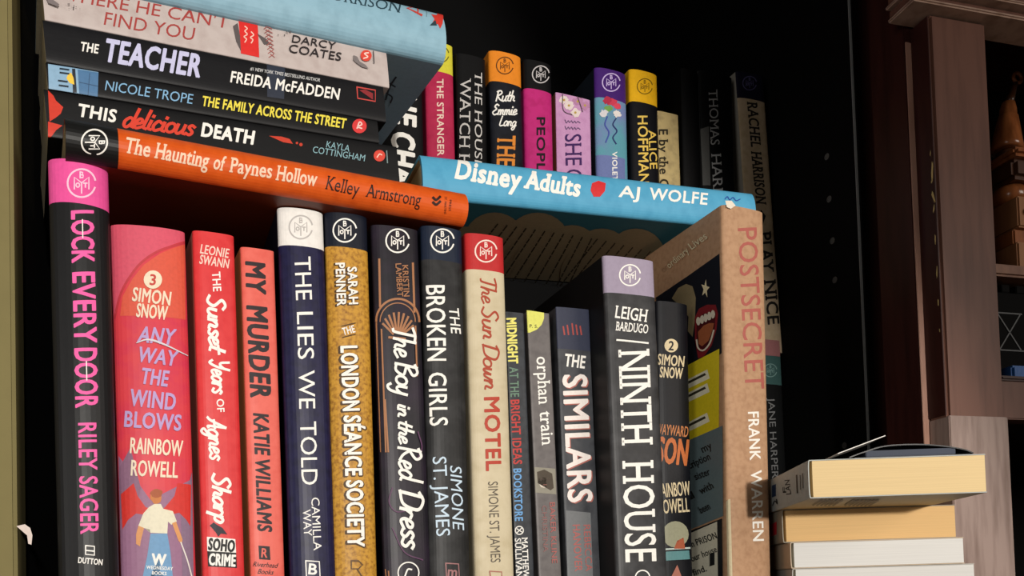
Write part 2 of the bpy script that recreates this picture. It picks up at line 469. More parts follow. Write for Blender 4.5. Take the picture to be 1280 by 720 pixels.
cb('back_panel', -0.0615, 0.616, 0.37, 0.38, -0.50, 0.95, BLACK)
cb('top_panel', -0.0615, 0.616, 0.04, 0.37, 0.93, 0.95, BLACK)
bm = bmesh.new()
add_box(bm, -0.0595, 0.616, -0.12, 0.37, -0.034, SHELF, 0.001)
add_box(bm, 0.616, 0.80, -0.20, -0.06, -0.034, SHELF, 0.001); add_box(bm, 0.30, 0.616, -0.20, -0.12, -0.034, SHELF, 0.001)
s_ = bmobj('shelf', bm, BLACK); s_.parent = case; s_.matrix_parent_inverse = case.matrix_world.inverted()
tag(case, 'black open bookcase holding the rows of upright books', 'bookcase')
cb('raised_shelf', 0.15, 0.548, 0.172, 0.37, 0.229, 0.241, BLACK)
cb('shade_board', 0.235, 0.548, 0.155, 0.1635, 0.215, 0.292, BLACK)  # black board added to darken the shaded gap below the back row
def hole(px):
    P = unproj(px, Vector((0.616, 0, 0)), Vector((-1, 0, 0)))
    bm = bmesh.new()
    M = Matrix.Translation(P) @ Matrix.Rotation(-pi/2, 4, 'Y')
    r1 = [bm.verts.new(M @ Vector((0.0032*cos(a), 0.0032*sin(a), 0.0006))) for a in [i*pi/6 for i in range(12)]]
    r2 = [bm.verts.new(M @ Vector((0.0022*cos(a), 0.0022*sin(a), 0.0006))) for a in [i*pi/6 for i in range(12)]]
    r3 = [bm.verts.new(M @ Vector((0.0022*cos(a), 0.0022*sin(a), 0.0002))) for a in [i*pi/6 for i in range(12)]]
    for i in range(12):
        j = (i+1) % 12
        bm.faces.new((r1[i], r1[j], r2[j], r2[i])); bm.faces.new((r2[i], r2[j], r3[j], r3[i]))
    bm.faces.new(r3)
    o = bmobj('pin_socket', bm, mat('5a5a58', 0.35, 'metal')); o.parent = case; o.matrix_parent_inverse = case.matrix_world.inverted()
for p in ((1034, 196), (1037, 249), (1041, 301), (1044, 350), (1056, 557)): hole(p)

# cabinet to the right, standing a little turned: measured along its own front (hx) and side (hy)
HA = radians(-7.4)
hxv, hyv = Vector((cos(HA), sin(HA), 0)), Vector((-sin(HA), cos(HA), 0))
H0 = CAM + ray((1175, 300))*(0.705/ray((1175, 300)).dot(fwd)*1.0); H0.z = 0
HM = Matrix(((hxv.x, hyv.x, 0, H0.x), (hxv.y, hyv.y, 0, H0.y), (0, 0, 1, 0), (0, 0, 0, 1)))
def hlx(px, ly, py=300): P = unproj((px, py), H0+hyv*ly, -hyv); return (P-H0).dot(hxv)
def hly(px, lx, py=300): P = unproj((px, py), H0+hxv*lx, -hxv); return (P-H0).dot(hyv)
def hz(py, ly, px=1262): return unproj((px, py), H0+hyv*ly, -hyv).z
ya = hly(1150, 0); xc = hlx(1143, ya); yb_ = hly(1097, xc); xr = hlx(1246, 0)
hutch = empty('cabinet', HM @ Matrix.Translation((0.25, 0.05, -0.50)))
def hput(o):
    o.parent = hutch; o.matrix_parent_inverse = Matrix.Identity(4); o.matrix_basis = Matrix.Translation((-0.25, -0.05, 0.50)); return o
def hb(name, *a, **k): return hput(box(name, *a, **k))
zr = hz(22, 0, 1200)
hb('stile', xc, xc+0.05, ya+0.0006, yb_, -0.012, zr+0.189, WOODD)
hb('stile_edge', xc, 0.0005, ya-0.0006, ya+0.0006, -0.012, zr-0.012, mat('b48c7c', 0.45, 'wood', '96705f', 90.0), bev=0.0003)  # stile front edge; light catching it put into a paler wood colour
hb('side_panel', 0.046, 0.062, yb_, yb_+0.30, -0.50, zr+0.2, WOODD)
hb('post', 0.0, xr, 0.0, ya-0.0006, -0.012, zr-0.001, WOOD, bev=0.0022)
zl0 = hz(521, 0, 1235)
hb('post_side_shade', -0.0008, 0.0004, 0.0018, ya-0.0008, zl0+.001, zr-0.002, WOODD, bev=.0002)  # dark sheet over the post's left face, shade put into its colour
hb('post_base', -0.0004, xr+0.0012, -0.0014, ya-0.001, -0.012, zl0, mat('96827a', 0.4, 'wood', '7c6860', 160.0), bev=0.0008)  # paler lower post: lamplight below the shadow line put into its colour
XR = hlx(1140, -0.010, 8)
bm = bmesh.new()
add_box(bm, XR+.004, 0.62, -0.004, ya-0.001, zr+.0035, zr+.0105, 0.001)
add_box(bm, XR+.003, 0.62, -0.009, ya-0.001, zr+.0135, zr+.2, 0.001)
hput(bmobj('top_rail', bm, WOOD))
BEAD_GLINT = mat('b09484', 0.3, 'wood', '947868', 90.0, 0.5)  # bead wood made paler to carry specular highlights in its colour
hb('rail_bead', XR+.002, 0.62, -0.010, ya-0.001, zr, zr+.0034, BEAD_GLINT, bev=.0012)
hb('rail_bead', XR, 0.62, -0.013, ya-0.001, zr+.0106, zr+.0134, BEAD_GLINT, bev=.0011)
hb('back_panel', 0.062, 0.62, yb_+0.285, yb_+0.30, -0.50, zr+.2, mat('0e0a0a', 0.7, 'board'))
YS = 0.038
zs1, zs0 = hz(330, YS), hz(345, YS)
hb('shelf', 0.062, 0.60, YS, yb_+0.285, zs0, zs1, mat('8a6450', 0.35, 'wood', '6c4a3c', 90.0), bev=.002)
zc1, zc0 = hz(470, 0.004), hz(524, 0.004)
hb('lower_shelf', 0.062, 0.60, 0.022, yb_+0.285, zc1-.010, zc1, WOODD)
hb('cross_rail', xr, 0.62, 0.004, 0.022, zc0, zc1-.004, WOOD)
hb('cross_bead', xr, 0.62, 0.002, 0.022, zc1-.004, zc1, WOODD, bev=0.0015)
hb('top_panel', 0.046, 0.62, ya+0.002, yb_+0.30, zr+.19, zr+.2, WOODD)
hb('end_panel', 0.60, 0.62, 0.022, yb_+0.285, -0.50, zr, WOODD)
hb('base_panel', 0.062, 0.60, 0.03, yb_+0.285, -0.50, -0.02, WOODD)
bm = bmesh.new()
for (px, py, sy, sz, a) in ((1172, 212, 0.0022, 0.012, .1), (1173, 243, 0.0018, 0.007, -.3), (1164, 192, 0.0009, 0.003, .2), (1175, 257, 0.0012, 0.004, .2), (1178, 295, 0.0012, 0.005, 0), (1183, 335, 0.001, 0.006, .1), (1187, 373, 0.001, 0.004, 0), (1166, 226, 0.0016, 0.002, .6), (1191, 407, .0008, .002, 0)):
    y = hly(px, 0, py); z = unproj((px, py), H0, -hxv).z
    y = min(max(y, .004), ya-.003)
    vs = [bm.verts.new((-0.0009, q[0], q[1])) for q in blob((y, z), sy*.55, sz*.8, .35, 12, a)]; bm.faces.new(vs)
bmesh.ops.recalc_face_normals(bm, faces=bm.faces[:])
hput(bmobj('worn_finish', bm, mat('d8c080', 0.5, 'wood')))
tag(hutch, 'brown wooden cabinet with a worn post beside the black bookcase', 'cabinet')

# ================================================================== front row, left to right
FR = 'books standing in the front row'
W = 'f4f1ea'
b = upright('hardcover_book', (60, 203), (135, 214), (73, 715), -0.020, 0.14, '2b2b2d', yaw=radians(4), b=0.009, n=2.0, bandpx=((None, 257, 'e8559c'),))
b.E((102, 229), 17.5, 'f6c6dc')
b.T('LOCK', (103, 264), (104, 328), 27, 'f25fa8', .03).T('EVERY', (104.5, 341), (107, 428), 27, 'f25fa8', .03).T('DOOR', (107, 436), (108.5, 509), 27, 'f25fa8', .03)
b.T('RILEY SAGER', (109, 529), (112, 667), 22, 'f25fa8', .02)
b.line([(103, 275), (103.5, 297)], 2.6, W, taper=.5).line([(108, 452), (108.5, 475)], 2.6, W, taper=.5)
b.T('DUTTON', (98, 700), (128, 703), 7, W, .03)
b.line([(107, 682), (118, 683), (118, 694), (107, 693), (107, 682)], 1.6, W, sm=False).line([(107, 688), (118, 689)], 1.6, W)
b.done('tall black hardcover with pink top band and pink title, leftmost of the upright front row', group=FR)

b = upright('hardcover_book', (138, 285), (231, 297), (151, 715), 0.0, 0.145, mat('d8404a', .45, 'cover', 'cf3550', 120), yaw=radians(4), b=0.006, n=2.2)
b.poly([(138, 283), (231, 292), (232, 302), (200, 312), (178, 326), (163, 344), (151, 366), (144, 392), (140, 404)], 'd9566c')
b.line([(232, 303), (200, 313), (178, 327), (163, 345), (151, 367), (143, 398)], 3, 'c23a45')
b.poly([(231, 306), (200, 317), (180, 331), (166, 348), (153, 371), (150, 395), (232, 400)], 'dc5a44')
b.poly([(148, 570), (170, 600), (188, 625), (238, 600), (241, 722), (150, 722)], '9a6f8c')
b.poly([(149, 585), (163, 560), (176, 610), (170, 640), (150, 650)], '8d6780')
b.poly([(240, 590), (242, 722), (228, 722), (226, 640)], '8a7088')
b.poly([(151, 618), (167, 604), (172, 620), (182, 634), (192, 637), (186, 644), (170, 642), (160, 650), (153, 662)], 'd2362f')
b.poly([(239, 606), (222, 604), (218, 620), (208, 632), (202, 638), (210, 644), (224, 641), (233, 650), (238, 658)], 'd2362f')
b.poly([(186, 634), (193, 630), (201, 630), (204, 636), (216, 639), (221, 652), (214, 656), (210, 652), (209, 667), (188, 666), (186, 650), (180, 660), (173, 657), (179, 642)], 'e6dfc6')
b.poly([(173, 657), (180, 660), (176, 676), (175, 683), (170, 680), (170, 668)], 'dd9a62').poly([(215, 654), (220, 652), (228, 674), (227, 680), (223, 676)], 'dd9a62')
b.poly([(188, 667), (209, 667), (213, 690), (216, 722), (206, 722), (200, 690), (196, 684), (188, 722), (178, 722), (184, 695)], '6f9cc4')
b.poly(blob((195, 621), 7, 9, .08), 'c97a3c').poly(blob((195.5, 617), 7.5, 6, .1), 'a8552a')
b.line([(226, 678), (234, 700), (240, 722)], 1.6, 'e8e0d8')
b.T('W', (190, 699), (207, 700), 13, W, .06).T('WEDNESDAY', (183, 709), (216, 711), 4, W, .03).T('BOOKS', (190, 716), (208, 717), 4, W, .03)
b.poly(circ((191, 350), 11.5), 'efe0c4').T('3', (187.5, 350), (194.5, 350.5), 13, 'c8463c', .03)
C = 'efdfc6'; LV = 'b9a0d2'
b.T('SIMON', (166, 368), (213, 374), 16.5, C, .025).T('SNOW', (171, 388), (209, 392), 16.5, C, .025)
b.T('ANY', (174, 418), (218, 422), 19, LV, .03, shear=.15).T('WAY', (173, 443), (221, 449), 18, LV, .03, shear=.1).T('THE', (177, 470), (210, 474), 19, LV, .03, shear=.05)
b.T('WIND', (163, 497), (219, 503), 20, LV, .03).T('BLOWS', (156, 524), (226, 529), 19, LV, .03)
b.T('RAINBOW', (163, 557), (228, 561), 19, C, .02).T('ROWELL', (164, 585), (222, 588), 19, C, .02)
b.line([(171, 429), (185, 425), (205, 431), (234, 445)], 2.6, 'd8d4dc', taper=.6)
b.done('thick pink and red hardcover with lavender title, a figure in white shirt below it', group=FR)

b = upright('paperback_book', (240, 290), (292, 300), (253, 720), 0.0, 0.128, mat('d83a3c', .4, 'cover', 'd03034', 200), b=0.004, n=3.0, yaw=radians(4), left=mat('c98878', .5, 'cover'), hard=False)
b.T('LEONIE', (251, 311), (286, 317), 11, 'f0d2c4', .02).T('SWANN', (250, 324), (286, 330), 11, 'f0d2c4', .02)
b.T('THE', (270, 340), (271.5, 364), 10, W, .02).S('Sunset', (270, 367), (273, 444), 22, W, .15).S('Years', (275, 448), (277, 494), 22, W, .15)
b.T('OF', (275, 499), (276, 515), 9, W, .02).S('Agnes', (270, 519), (274, 577), 22, W, .14).S('Sharp', (276, 590), (279, 655), 22, W, .15)
b.poly([(262, 657), (267, 653), (271, 656), (278, 660), (284, 668), (276, 667), (273, 671), (270, 666), (265, 660)], '2a2430')
b.poly([(258.5, 671), (294, 674), (295, 691), (259, 689)], W).poly([(259, 689), (295, 691), (296, 710), (260, 708)], '141414')
b.T('SOHO', (261, 680), (293, 683), 14, '141414', .05).T('CRIME', (261.5, 699), (294, 701), 14, W, .04)
b.done('slim bright red paperback with white script title, right of the thick pink and red hardcover', group=FR)

b = upright('paperback_book', (300, 310), (342, 318), (313, 720), 0.001, 0.135, mat('e2695c', .42, 'cover', 'da5e52', 200), b=0.003, n=3.0, yaw=radians(4), left=mat('cfa468', .6, 'cover'), hard=False)
K = '2a2023'
b.T('MY', (319, 329), (320, 366), 23, K, .05, shear=.15).T('MURDER', (321, 384), (326, 497), 24, K, .05, shear=.15)
b.T('KATIE', (326, 518), (328, 568), 18, K, .04, shear=.15).T('WILLIAMS', (328, 574), (331, 664), 17, K, .04, shear=.15)
b.poly([(323, 682), (337, 683), (338, 700), (324, 699)], K).T('R', (327, 691), (334, 691.5), 11, 'e2695c', .03)
b.S('Riedled'.replace('l', 'h'), (317, 706), (347, 708), 8, K, .1).S('aooes', (322, 714), (342, 716), 8, K, .1) if False else b.T('Riverhead', (317, 705), (347, 707), 6, K, .01, shear=.3).T('Books', (323, 714), (342, 715.5), 6, K, .01, shear=.3)
b.done('slim salmon pink paperback with black hand-lettered title and a pale left side', group=FR)

b = upright('hardcover_book', (346, 262), (403, 267), (362, 720), 0.0, 0.14, mat('2c2a58', .4, 'cover', '25244a', 200), b=0.006, n=2.2, bandpx=((None, 309, 'ece9e4'),), left=mat('1c1a34', .5, 'cover'))  # left board in darker navy, its shade put into the colour
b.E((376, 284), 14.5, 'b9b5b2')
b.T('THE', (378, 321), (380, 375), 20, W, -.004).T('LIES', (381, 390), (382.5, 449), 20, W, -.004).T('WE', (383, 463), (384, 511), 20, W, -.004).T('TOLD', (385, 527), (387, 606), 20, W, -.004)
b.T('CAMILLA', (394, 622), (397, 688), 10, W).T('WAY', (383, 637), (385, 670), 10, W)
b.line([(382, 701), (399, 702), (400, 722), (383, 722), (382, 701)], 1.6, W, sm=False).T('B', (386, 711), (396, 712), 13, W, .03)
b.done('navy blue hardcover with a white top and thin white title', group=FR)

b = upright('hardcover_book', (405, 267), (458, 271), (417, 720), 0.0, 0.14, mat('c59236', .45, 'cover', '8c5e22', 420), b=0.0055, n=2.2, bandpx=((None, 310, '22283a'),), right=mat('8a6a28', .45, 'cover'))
b.E((431, 288), 14.5, W)
for s, p, q, h in (('SARAH', (440, 334), (442, 380), 11), ('PENNER', (425, 329), (427, 382), 11), ('LONDON', (436, 433), (439, 513), 20), ('S\u00c9ANCE', (440, 520), (442, 594), 20), ('SOCIETY', (443, 601), (445, 683), 20)):
    b.T(s, (p[0]-.8, p[1]+.8), (q[0]-.8, q[1]+.8), h+2, '4a3216', .075)
    b.T(s, p, q, h, W, .035)
b.T('THE', (428, 415), (443, 411), 9, W, .02).line([(427, 408), (444, 404)], 1.2, '4a3216').line([(428, 422), (444, 418)], 1.2, '4a3216')
b.line([(439, 701), (448, 701), (453, 706), (448, 711), (439, 711), (439, 701)], 1.6, '5a4020', sm=False).line([(446, 711), (453, 722)], 1.6, '5a4020')
b.done('golden yellow speckled hardcover with a dark navy top', group=FR)

b = upright('hardcover_book', (463, 283), (521, 285), (479, 720), 0.0, 0.14, mat('2e2a34', .4, 'cover', '3a2e40', 60), b=0.005, n=2.6)
b.E((497, 301), 14.5, W)
CU = 'a87450'
b.line([(474, 324), (475, 383)], 2.6, CU).line([(516, 329), (518, 390)], 2.6, CU)
for r, wd in ((27, 2.6), (22, 1.3)):
    b.line([(497-r*cos(radians(a)), 402-r*1.05*sin(radians(a))) for a in range(0, 185, 12)], wd, CU)
for a in range(18, 175, 19):
    b.line([(497-6*cos(radians(a)), 419-5*sin(radians(a))), (497-19.5*cos(radians(a)), 411-20*sin(radians(a)))], 2.7, CU)
b.line([(486, 422), (506, 424)], 3, CU)
for x0, x1, y0, y1 in ((470, 475, 404, 565), (476.5, 482, 412, 565), (481, 485, 500, 565), (519, 521, 408, 470)):
    b.line([(x0, y0), (x1, y1)], 2.0, CU)
b.T('KRISTIN', (506, 332), (508, 371), 7, CU, .02).T('LAMBERT', (497.5, 330), (500, 371), 7, CU, .02)
for c in ([(490, 610), (486, 628), (496, 640), (515, 636)], [(522, 540), (527, 560), (520, 576)], [(490, 660), (505, 690), (528, 700)]):
    b.line(c, 1.6, '5c3a58')
b.S('The', (504, 409), (507, 448), 27, W, .12).S('Boy', (507, 452), (509, 496), 27, W, .12).S('in the', (506, 505), (508, 556), 19, W, .14)
b.S('Red', (511, 557), (514, 606), 28, W, .12).S('Dress', (513, 611), (517, 688), 29, W, .12)
b.line(circ((510, 716), 13)+[(523, 716)], 1.6, W).line([(505, 722), (509, 712), (514, 712)], 2, W)
b.line([(481, 712), (482, 722)], 1.6, CU).line([(485, 714), (485.5, 722)], 1.6, CU)
b.done('dark plum hardcover with copper fan pattern and white script title', group=FR)

b = upright('hardcover_book', (525, 284), (576, 288), (535, 720), 0.0, 0.14, mat('303031', .45, 'cover', '3c3c3d', 90), b=0.0055, n=2.2, bandpx=((None, 326, '25324a'),))
b.E((553, 301), 14.5, W)
b.T('BROKEN', (544, 357), (546, 451), 23, W, .012).T('GIRLS', (546.5, 466), (548.5, 532), 22, W, .012).T('THE', (567, 385), (570, 417), 12, W, .012, shear=.2)
b.T('SIMONE', (569.5, 583), (573, 662), 14, 'c8dcec', .0, shear=.2).T('ST. JAMES', (549, 571), (554, 670), 17, 'c8dcec', .0)
b.line([(557, 704), (573, 705), (574, 722), (558, 722), (557, 704)], 1.6, 'a07070', sm=False).T('m', (560, 714), (571, 715), 12, 'a07070', .03)
b.done('charcoal hardcover with a dark blue top and white capitals, left of the cream book', group=FR)

b = upright('hardcover_book', (580, 293), (628, 298), (593, 720), -0.002, 0.14, mat('cdc0a2', .5, 'cover', 'c2b494', 120), b=0.0045, n=2.4, bandpx=((None, 338, 'bb2a2c'),))
b.E((607.5, 314), 13.5, 'efdcd0')
BR = 'a8442c'
b.S('The', (610, 347), (612, 380), 19, BR, .11).S('Sun', (612, 382), (614, 424), 20, BR, .11).S('Down', (613, 429), (616, 487), 20, BR, .11)
b.T('MOTEL', (614.5, 497), (617, 588), 18, 'b5412e', .04).T('SIMONE ST. JAMES', (616, 602), (619.5, 703), 12, '5c5448', -.01)
b.line([(612, 714), (627, 715), (627, 722)], 1.6, 'a87060', sm=False).line([(612, 714), (613, 722)], 1.6, 'a87060')
b.done('cream hardcover with a red top and rust red title', group=FR)

b = upright('paperback_book', (631, 390), (654, 394), (644, 720), 0.006, 0.13, mat('3c4046', .4, 'cover', '34373c', 200), b=0.0012, n=4, hard=False)
b.T('MIDNIGHT', (639, 398), (641.5, 454), 11.5, 'efe67a', .045).T('AT THE', (642, 459), (643.5, 496), 10.5, '6c8a76', .02)
b.T('BRIGHT IDEAS', (643.5, 500), (647, 580), 10.5, 'c4403c', .03).T('BOOKSTORE', (646.5, 586), (648.5, 651), 9.5, '6ea6dc', .03)
b.line(circ((649, 663), 5)+[(654, 663)], 1.3, W).line([(646, 661), (652, 665)], 1.2, W).line([(652, 660), (646, 666)], 1.2, W)
b.T('MATTHEW', (655.5, 672), (657.5, 722), 7, W, .02, .04).T('SULLIVAN', (647, 673), (649, 722), 7.5, W, .02, .04)
b.done('thin slate paperback with yellow, red and blue title letters', group=FR)

b = upright('paperback_book', (658, 390), (686, 394), (673, 720), 0.008, 0.13, mat('6c6766', .4, 'cover', '5f5a5a', 200), b=0.0012, n=4, hard=False)
b.poly([(656, 388), (680, 391), (680, 398), (677, 406), (671, 412), (662, 416), (659, 416)], 'dcdc6c').T('P. S.', (662, 407.5), (672, 408), 4, '3a3a30', .02)
b.T('orphan', (678, 446), (681, 505), 15, W, .012, .05).T('train', (682, 514), (685, 556), 15, W, .012, .05)
b.poly([(667.5, 584), (694, 586), (695, 618), (669, 616)], '8f8a7c').poly(blob((680, 600), 7.5, 10, .05), 'd6cabb').poly([(671, 590), (680, 587), (690, 592), (692, 610), (688, 613), (687, 598), (681, 592), (674, 596), (672, 604)], '4a4034')
b.line([(676, 599), (679, 599)], 1, '4a3a34').line([(683, 600), (686, 600)], 1, '4a3a34').line([(679, 606), (683, 606)], 1, '8a5a50')
b.T('BAKER KLINE', (690, 628), (693, 704), 6.5, 'a8605c', .01).T('CHRISTINA', (680, 632), (682, 690), 6, '8c6260', .0)
b.done('thin grey paperback with a yellow corner and a small portrait photo', group=FR)

b = upright('paperback_book', (694, 385), (735.5, 389), (708, 720), 0.006, 0.135, mat('46484c', .42, 'cover', '3c3d42', 120), b=0.0015, n=4, hard=False)
b.poly([(693, 384), (738, 388), (740, 440), (695, 436)], '34384a')
for x in (704, 709, 715, 720, 725): b.line([(x, 405+2*abs(x-715)/6), (x+1.5, 418)], 3, 'a84a44', taper=.4)
b.poly([(707, 638), (738, 641), (741, 722), (709, 722)], '707274')
b.T('THE', (706, 450), (731, 453), 15, W, .03)
for dx, c in ((1.3, 'b06a60'), (0, 'f0e6e0')): b.T('SIMILARS', (718+dx, 469+dx), (725+dx, 627+dx), 29, c, .03)
b.T('HANOVER', (720, 656), (723, 714), 9, 'a8605c', .02).T('REBECCA', (733, 656), (736, 714), 8, 'a8605c', .01)
b.done('dark grey paperback with tall white capitals edged in red', group=FR)

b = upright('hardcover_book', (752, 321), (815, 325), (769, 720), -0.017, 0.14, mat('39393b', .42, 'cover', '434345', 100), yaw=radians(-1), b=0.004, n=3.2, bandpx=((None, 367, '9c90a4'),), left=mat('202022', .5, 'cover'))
b.E((787.5, 344), 13, W)
b.T('LEIGH', (769, 389.5), (809, 395), 15, W, .015, .05).T('BARDUGO', (770, 407.5), (810, 411.5), 11, W, .01, .05).line([(771, 425), (810, 429)], 2.2, W)
b.T('NINTH', (792, 437), (796.5, 556), 38, W, .008, .07).T('HOUSE', (797, 576), (801, 702), 38, W, .008, .07)
b.line(circ((803, 722), 9)+[(812, 722)], 1.6, W)
b.done('charcoal hardcover with a lavender top and tall white serif title', group=FR)

b = upright('hardcover_book', (818, 377), (858, 381), (824, 720), -0.003, 0.13, mat('16171f', .45, 'cover', '1c1d26', 120), b=0.004, n=2.4)
C = 'd8c6a0'
b.poly(circ((839, 432), 8.5), C).T('2', (836, 432), (842, 432.5), 11, '16171f', .03)
b.T('SIMON', (822, 449), (855, 452), 13, C, .02).T('SNOW', (825, 465), (853, 467), 13, C, .02)
b.T('WAYWARD', (820, 536), (860, 540), 13, 'c27c4c', .01).T('SON', (822, 562), (859, 566), 31, 'c06a38', .03)
b.T('RAINBOW', (822, 614), (862, 610), 17, C, .01).T('ROWELL', (823, 634), (861, 631), 17, C, .01)
b.poly(circ((844, 668), 16.5), '9c9a80').poly([(827, 690), (861, 688), (862, 699), (828, 701)], '5c8a8c').line([(827, 687), (862, 685)], 2, 'c4d0c8')
b.poly([(842, 686), (846, 676), (849, 682), (854, 672), (856, 686)], 'a8583a').poly([(838, 722), (846, 706), (852, 722)], 'a86a5a')
b.done('black hardcover with cream hand lettering above a pale moon, beside the kraft brown book', group=FR)

b = upright('hardcover_book', (899, 258), (951, 259), (908, 720), -0.032, 0.155, mat('b28c6c', .6, 'cover', 'a27c5e', 260), b=0.005, n=3.0, yaw=radians(0))
b.T('POSTSECRET', (934, 285), (943.5, 486), 23, 'a85a50', .01)
b.T('FRANK', (941.5, 515), (944, 575), 13, 'efeae0', .02).T('WARREN', (945, 588), (948, 676), 13, 'efeae0', .02)
L = 'left'
b.poly([(899.5, 317), (903, 441), (880, 458), (840, 482), (820, 372), (860, 345)], '15161f', L)
b.poly([(840, 373), (848, 360), (858, 355), (866, 358), (870, 372), (869, 400), (866, 421), (860, 414), (861, 396), (852, 384)], '8c7c5c', L)
star = []
for i in range(10):
    a = -pi/2+i*pi/5+.15; r = 10 if i % 2 == 0 else 4; star.append((882+r*.55*cos(a), 361+r*1.2*sin(a)))
b.poly(star, 'e0d0a8', L)
b.poly([(869, 397), (874, 386), (884, 381), (895, 381), (898, 392), (896, 412), (890, 432), (880, 446), (873, 448), (869, 425)], '7c2026', L)
b.poly([(871.5, 400), (880, 392), (895, 390), (894, 410), (888, 428), (880, 437), (873, 434), (871, 420)], '4a1418', L)
b.poly([(873, 415), (880, 407), (887, 404), (893, 404), (891, 414), (886, 426), (878, 433), (874, 430)], 'a05a38', L)
for i in range(5): b.poly(blob((873.5+i*4.6, 401.5-i*2.1), 2.6, 5.2, .08), 'd8ccb8', L)
b.line([(871.5, 425), (873.5, 435), (880, 438), (888, 429), (893, 413)], 2, 'd8ccb8', L)
b.poly([(900, 436), (899.5, 537), (840, 563), (842, 466)], 'd8c422', L)
for y in (462, 479, 516): b.poly([(885, y), (888, y+11), (842, y+33), (842, y+22)], 'e4dfc4', L); b.line([(882, y+6), (846, y+24)], 3, '3a3628', L)
b.poly([(904.5, 532), (905, 645), (840, 672), (840, 560)], '5c6c70', L)
for s, p, q in (('my', (878, 562), (890, 556)), ('description', (850, 588), (888, 570)), ('sister', (870, 596), (888, 589)), ('with', (876, 614), (892, 606)), ('deal', (852, 626), (868, 618)), ('been', (876, 638), (888, 632))): b.T(s, p, q, 9, '1c1a18', .02, face=L)
b.poly([(904, 648), (905, 722), (840, 722), (840, 674)], '17171a', L)
b.poly([(898, 652), (899, 722), (840, 722), (840, 677)], 'cfcab6', L)
b.T('in PRISON', (864, 681), (897, 669), 8, '1a1a1a', .02, face=L).T('your house', (862, 700), (897, 686), 8, '1a1a1a', .01, face=L).T('find.', (868, 716), (884, 710), 8, '1a1a1a', .02, face=L)
b.poly([(889, 692), (895, 690), (895, 706), (889, 708)], '1a1a1a', L)
b.T('ordinary', (836, 333), (861, 312), 8, 'd8c8a4', .01, face=L).T('Lives', (864, 309), (884, 294), 9, 'd8c8a4', .01, face=L)
b.poly([(903, 627), (911, 624), (914, 722), (906, 722)], 'cdbf9c')
b.poly([(905, 252), (913, 252), (918, 258), (912, 262), (907, 260)], 'e2d8c8')
b.done('kraft brown tall hardcover turned to show its collaged cover, rightmost of the upright front row', group=FR)

# ================================================================== back row, left to right
BK = 'books standing in the back row'
RZ = 0.2412; YB = 0.17; DB = 0.135
def back(tl, tr, bl, base, **kw): return upright(kw.pop('name', 'hardcover_book'), tl, tr, bl, kw.pop('y0', YB), kw.pop('d', DB), base, bottom=kw.pop('bottom', RZ), **kw)
b = back((466, 45), (526, 52), (470, 230), '1c1d20', b=.004)
b.T('THE', (508, 96), (507.5, 156), 24, W, .05, shear=.2).T('CHA', (504, 167), (504, 230), 27, W, .05, shear=.2)
b.done('black hardcover with big white slanted capitals, behind the flat stack', group=BK)
b = back((530, 52), (565, 57), (534, 230), mat('b42c50', .42, 'cover', 'a82448', 150), b=.004, bandpx=((None, 89, 'd8d040'),))
b.E((551, 68), 10, '6a6420').T('THE STRANGER UP', (550, 99), (551, 215), 8, 'ecd0c0', .03)
b.done('crimson hardcover with a yellow top in the back row', group=BK)
b = back((569, 68), (606, 72), (572, 230), '1a1a1c', b=.004)
b.T('THE HOUSE', (598, 90), (598, 210), 9, 'd0ccc8', .0, .04, shear=.25).T('WATCH HIM', (582, 98), (580, 232), 13, 'c8c4c0', -.005, .05)
b.done('black hardcover with thin white serif letters, between the yellow-topped and orange-topped books', group=BK)
b = back((610, 65), (650, 72), (614, 230), mat('23252e', .42, 'cover', '2c303c', 100), b=.005, bandpx=((None, 103, 'e88a28'),))
b.E((631, 82), 10.5, '5c3410')
b.S('Ruth', (619, 120), (644, 120), 13, W, .14).S('Emmie', (615, 137), (647, 137), 13, W, .14).S('Lang', (624, 151), (646, 152), 12, W, .14)
b.T('THE', (633, 170), (632, 207), 22, 'e08a34', .02, .05).T('WILDE', (632, 211), (632, 250), 22, 'e08a34', .02, .05) if False else b.T('THE', (633, 170), (632, 207), 22, 'e08a34', .02, .05)
b.done('dark slate hardcover with an orange top and white script author', group=BK)
b = back((653, 76), (688, 83), (656, 230), mat('c02c78', .42, 'cover', 'b02468', 150), b=.005, bandpx=((None, 112, '171719'),))
b.E((676, 93), 10.5, 'c8c4c4').T('PEOPLE', (676, 147), (676, 226), 10, '1c1018', .04)
b.done('hot pink hardcover with a black top in the back row', group=BK)
b = back((694, 116), (737, 123), (696, 230), mat('c896c0', .45, 'cover', 'bc88b4', 150), name='paperback_book', b=.0015, n=4, hard=False, left=mat('8c5a44', .5, 'cover'))
for c in ((705, 125), (711, 132), (722, 127), (731, 132), (719, 141)):
    b.poly(blob(c, 6, 5, .25), 'e4d4d0' if c[0] < 712 or c[1] > 140 else 'b884a8').poly(circ(c, 1.6, 8), 'b89a50')
b.line([(703, 118), (704, 138), (715, 144)], 1, '4a3a44').line([(722, 122), (728, 140)], 1, '4a3a44')
for y in (152, 160): b.line([(706+y % 4, y-2), (708, y+2), (710, y-1), (712, y+1.5), (714, y-1), (716, y+2), (718, y-.5), (720, y+2), (722, y), (725, y+2)], .9, '6c5478')
b.T('SHE', (716, 168), (717, 207), 20, '40205c', .0, .04).T('O', (717, 212), (717, 228), 20, '40205c', .0)
b.done('short lilac paperback with flowers at its top, in the back row', group=BK)
b = back((742, 86), (781, 93), (745, 230), mat('5c9aa8', .45, 'cover', '7480b0', 40), b=.005, bandpx=((None, 123, '4a2478'),), left=mat('26303c', .5, 'cover'))
b.E((764, 103), 11, 'c8b4e0')
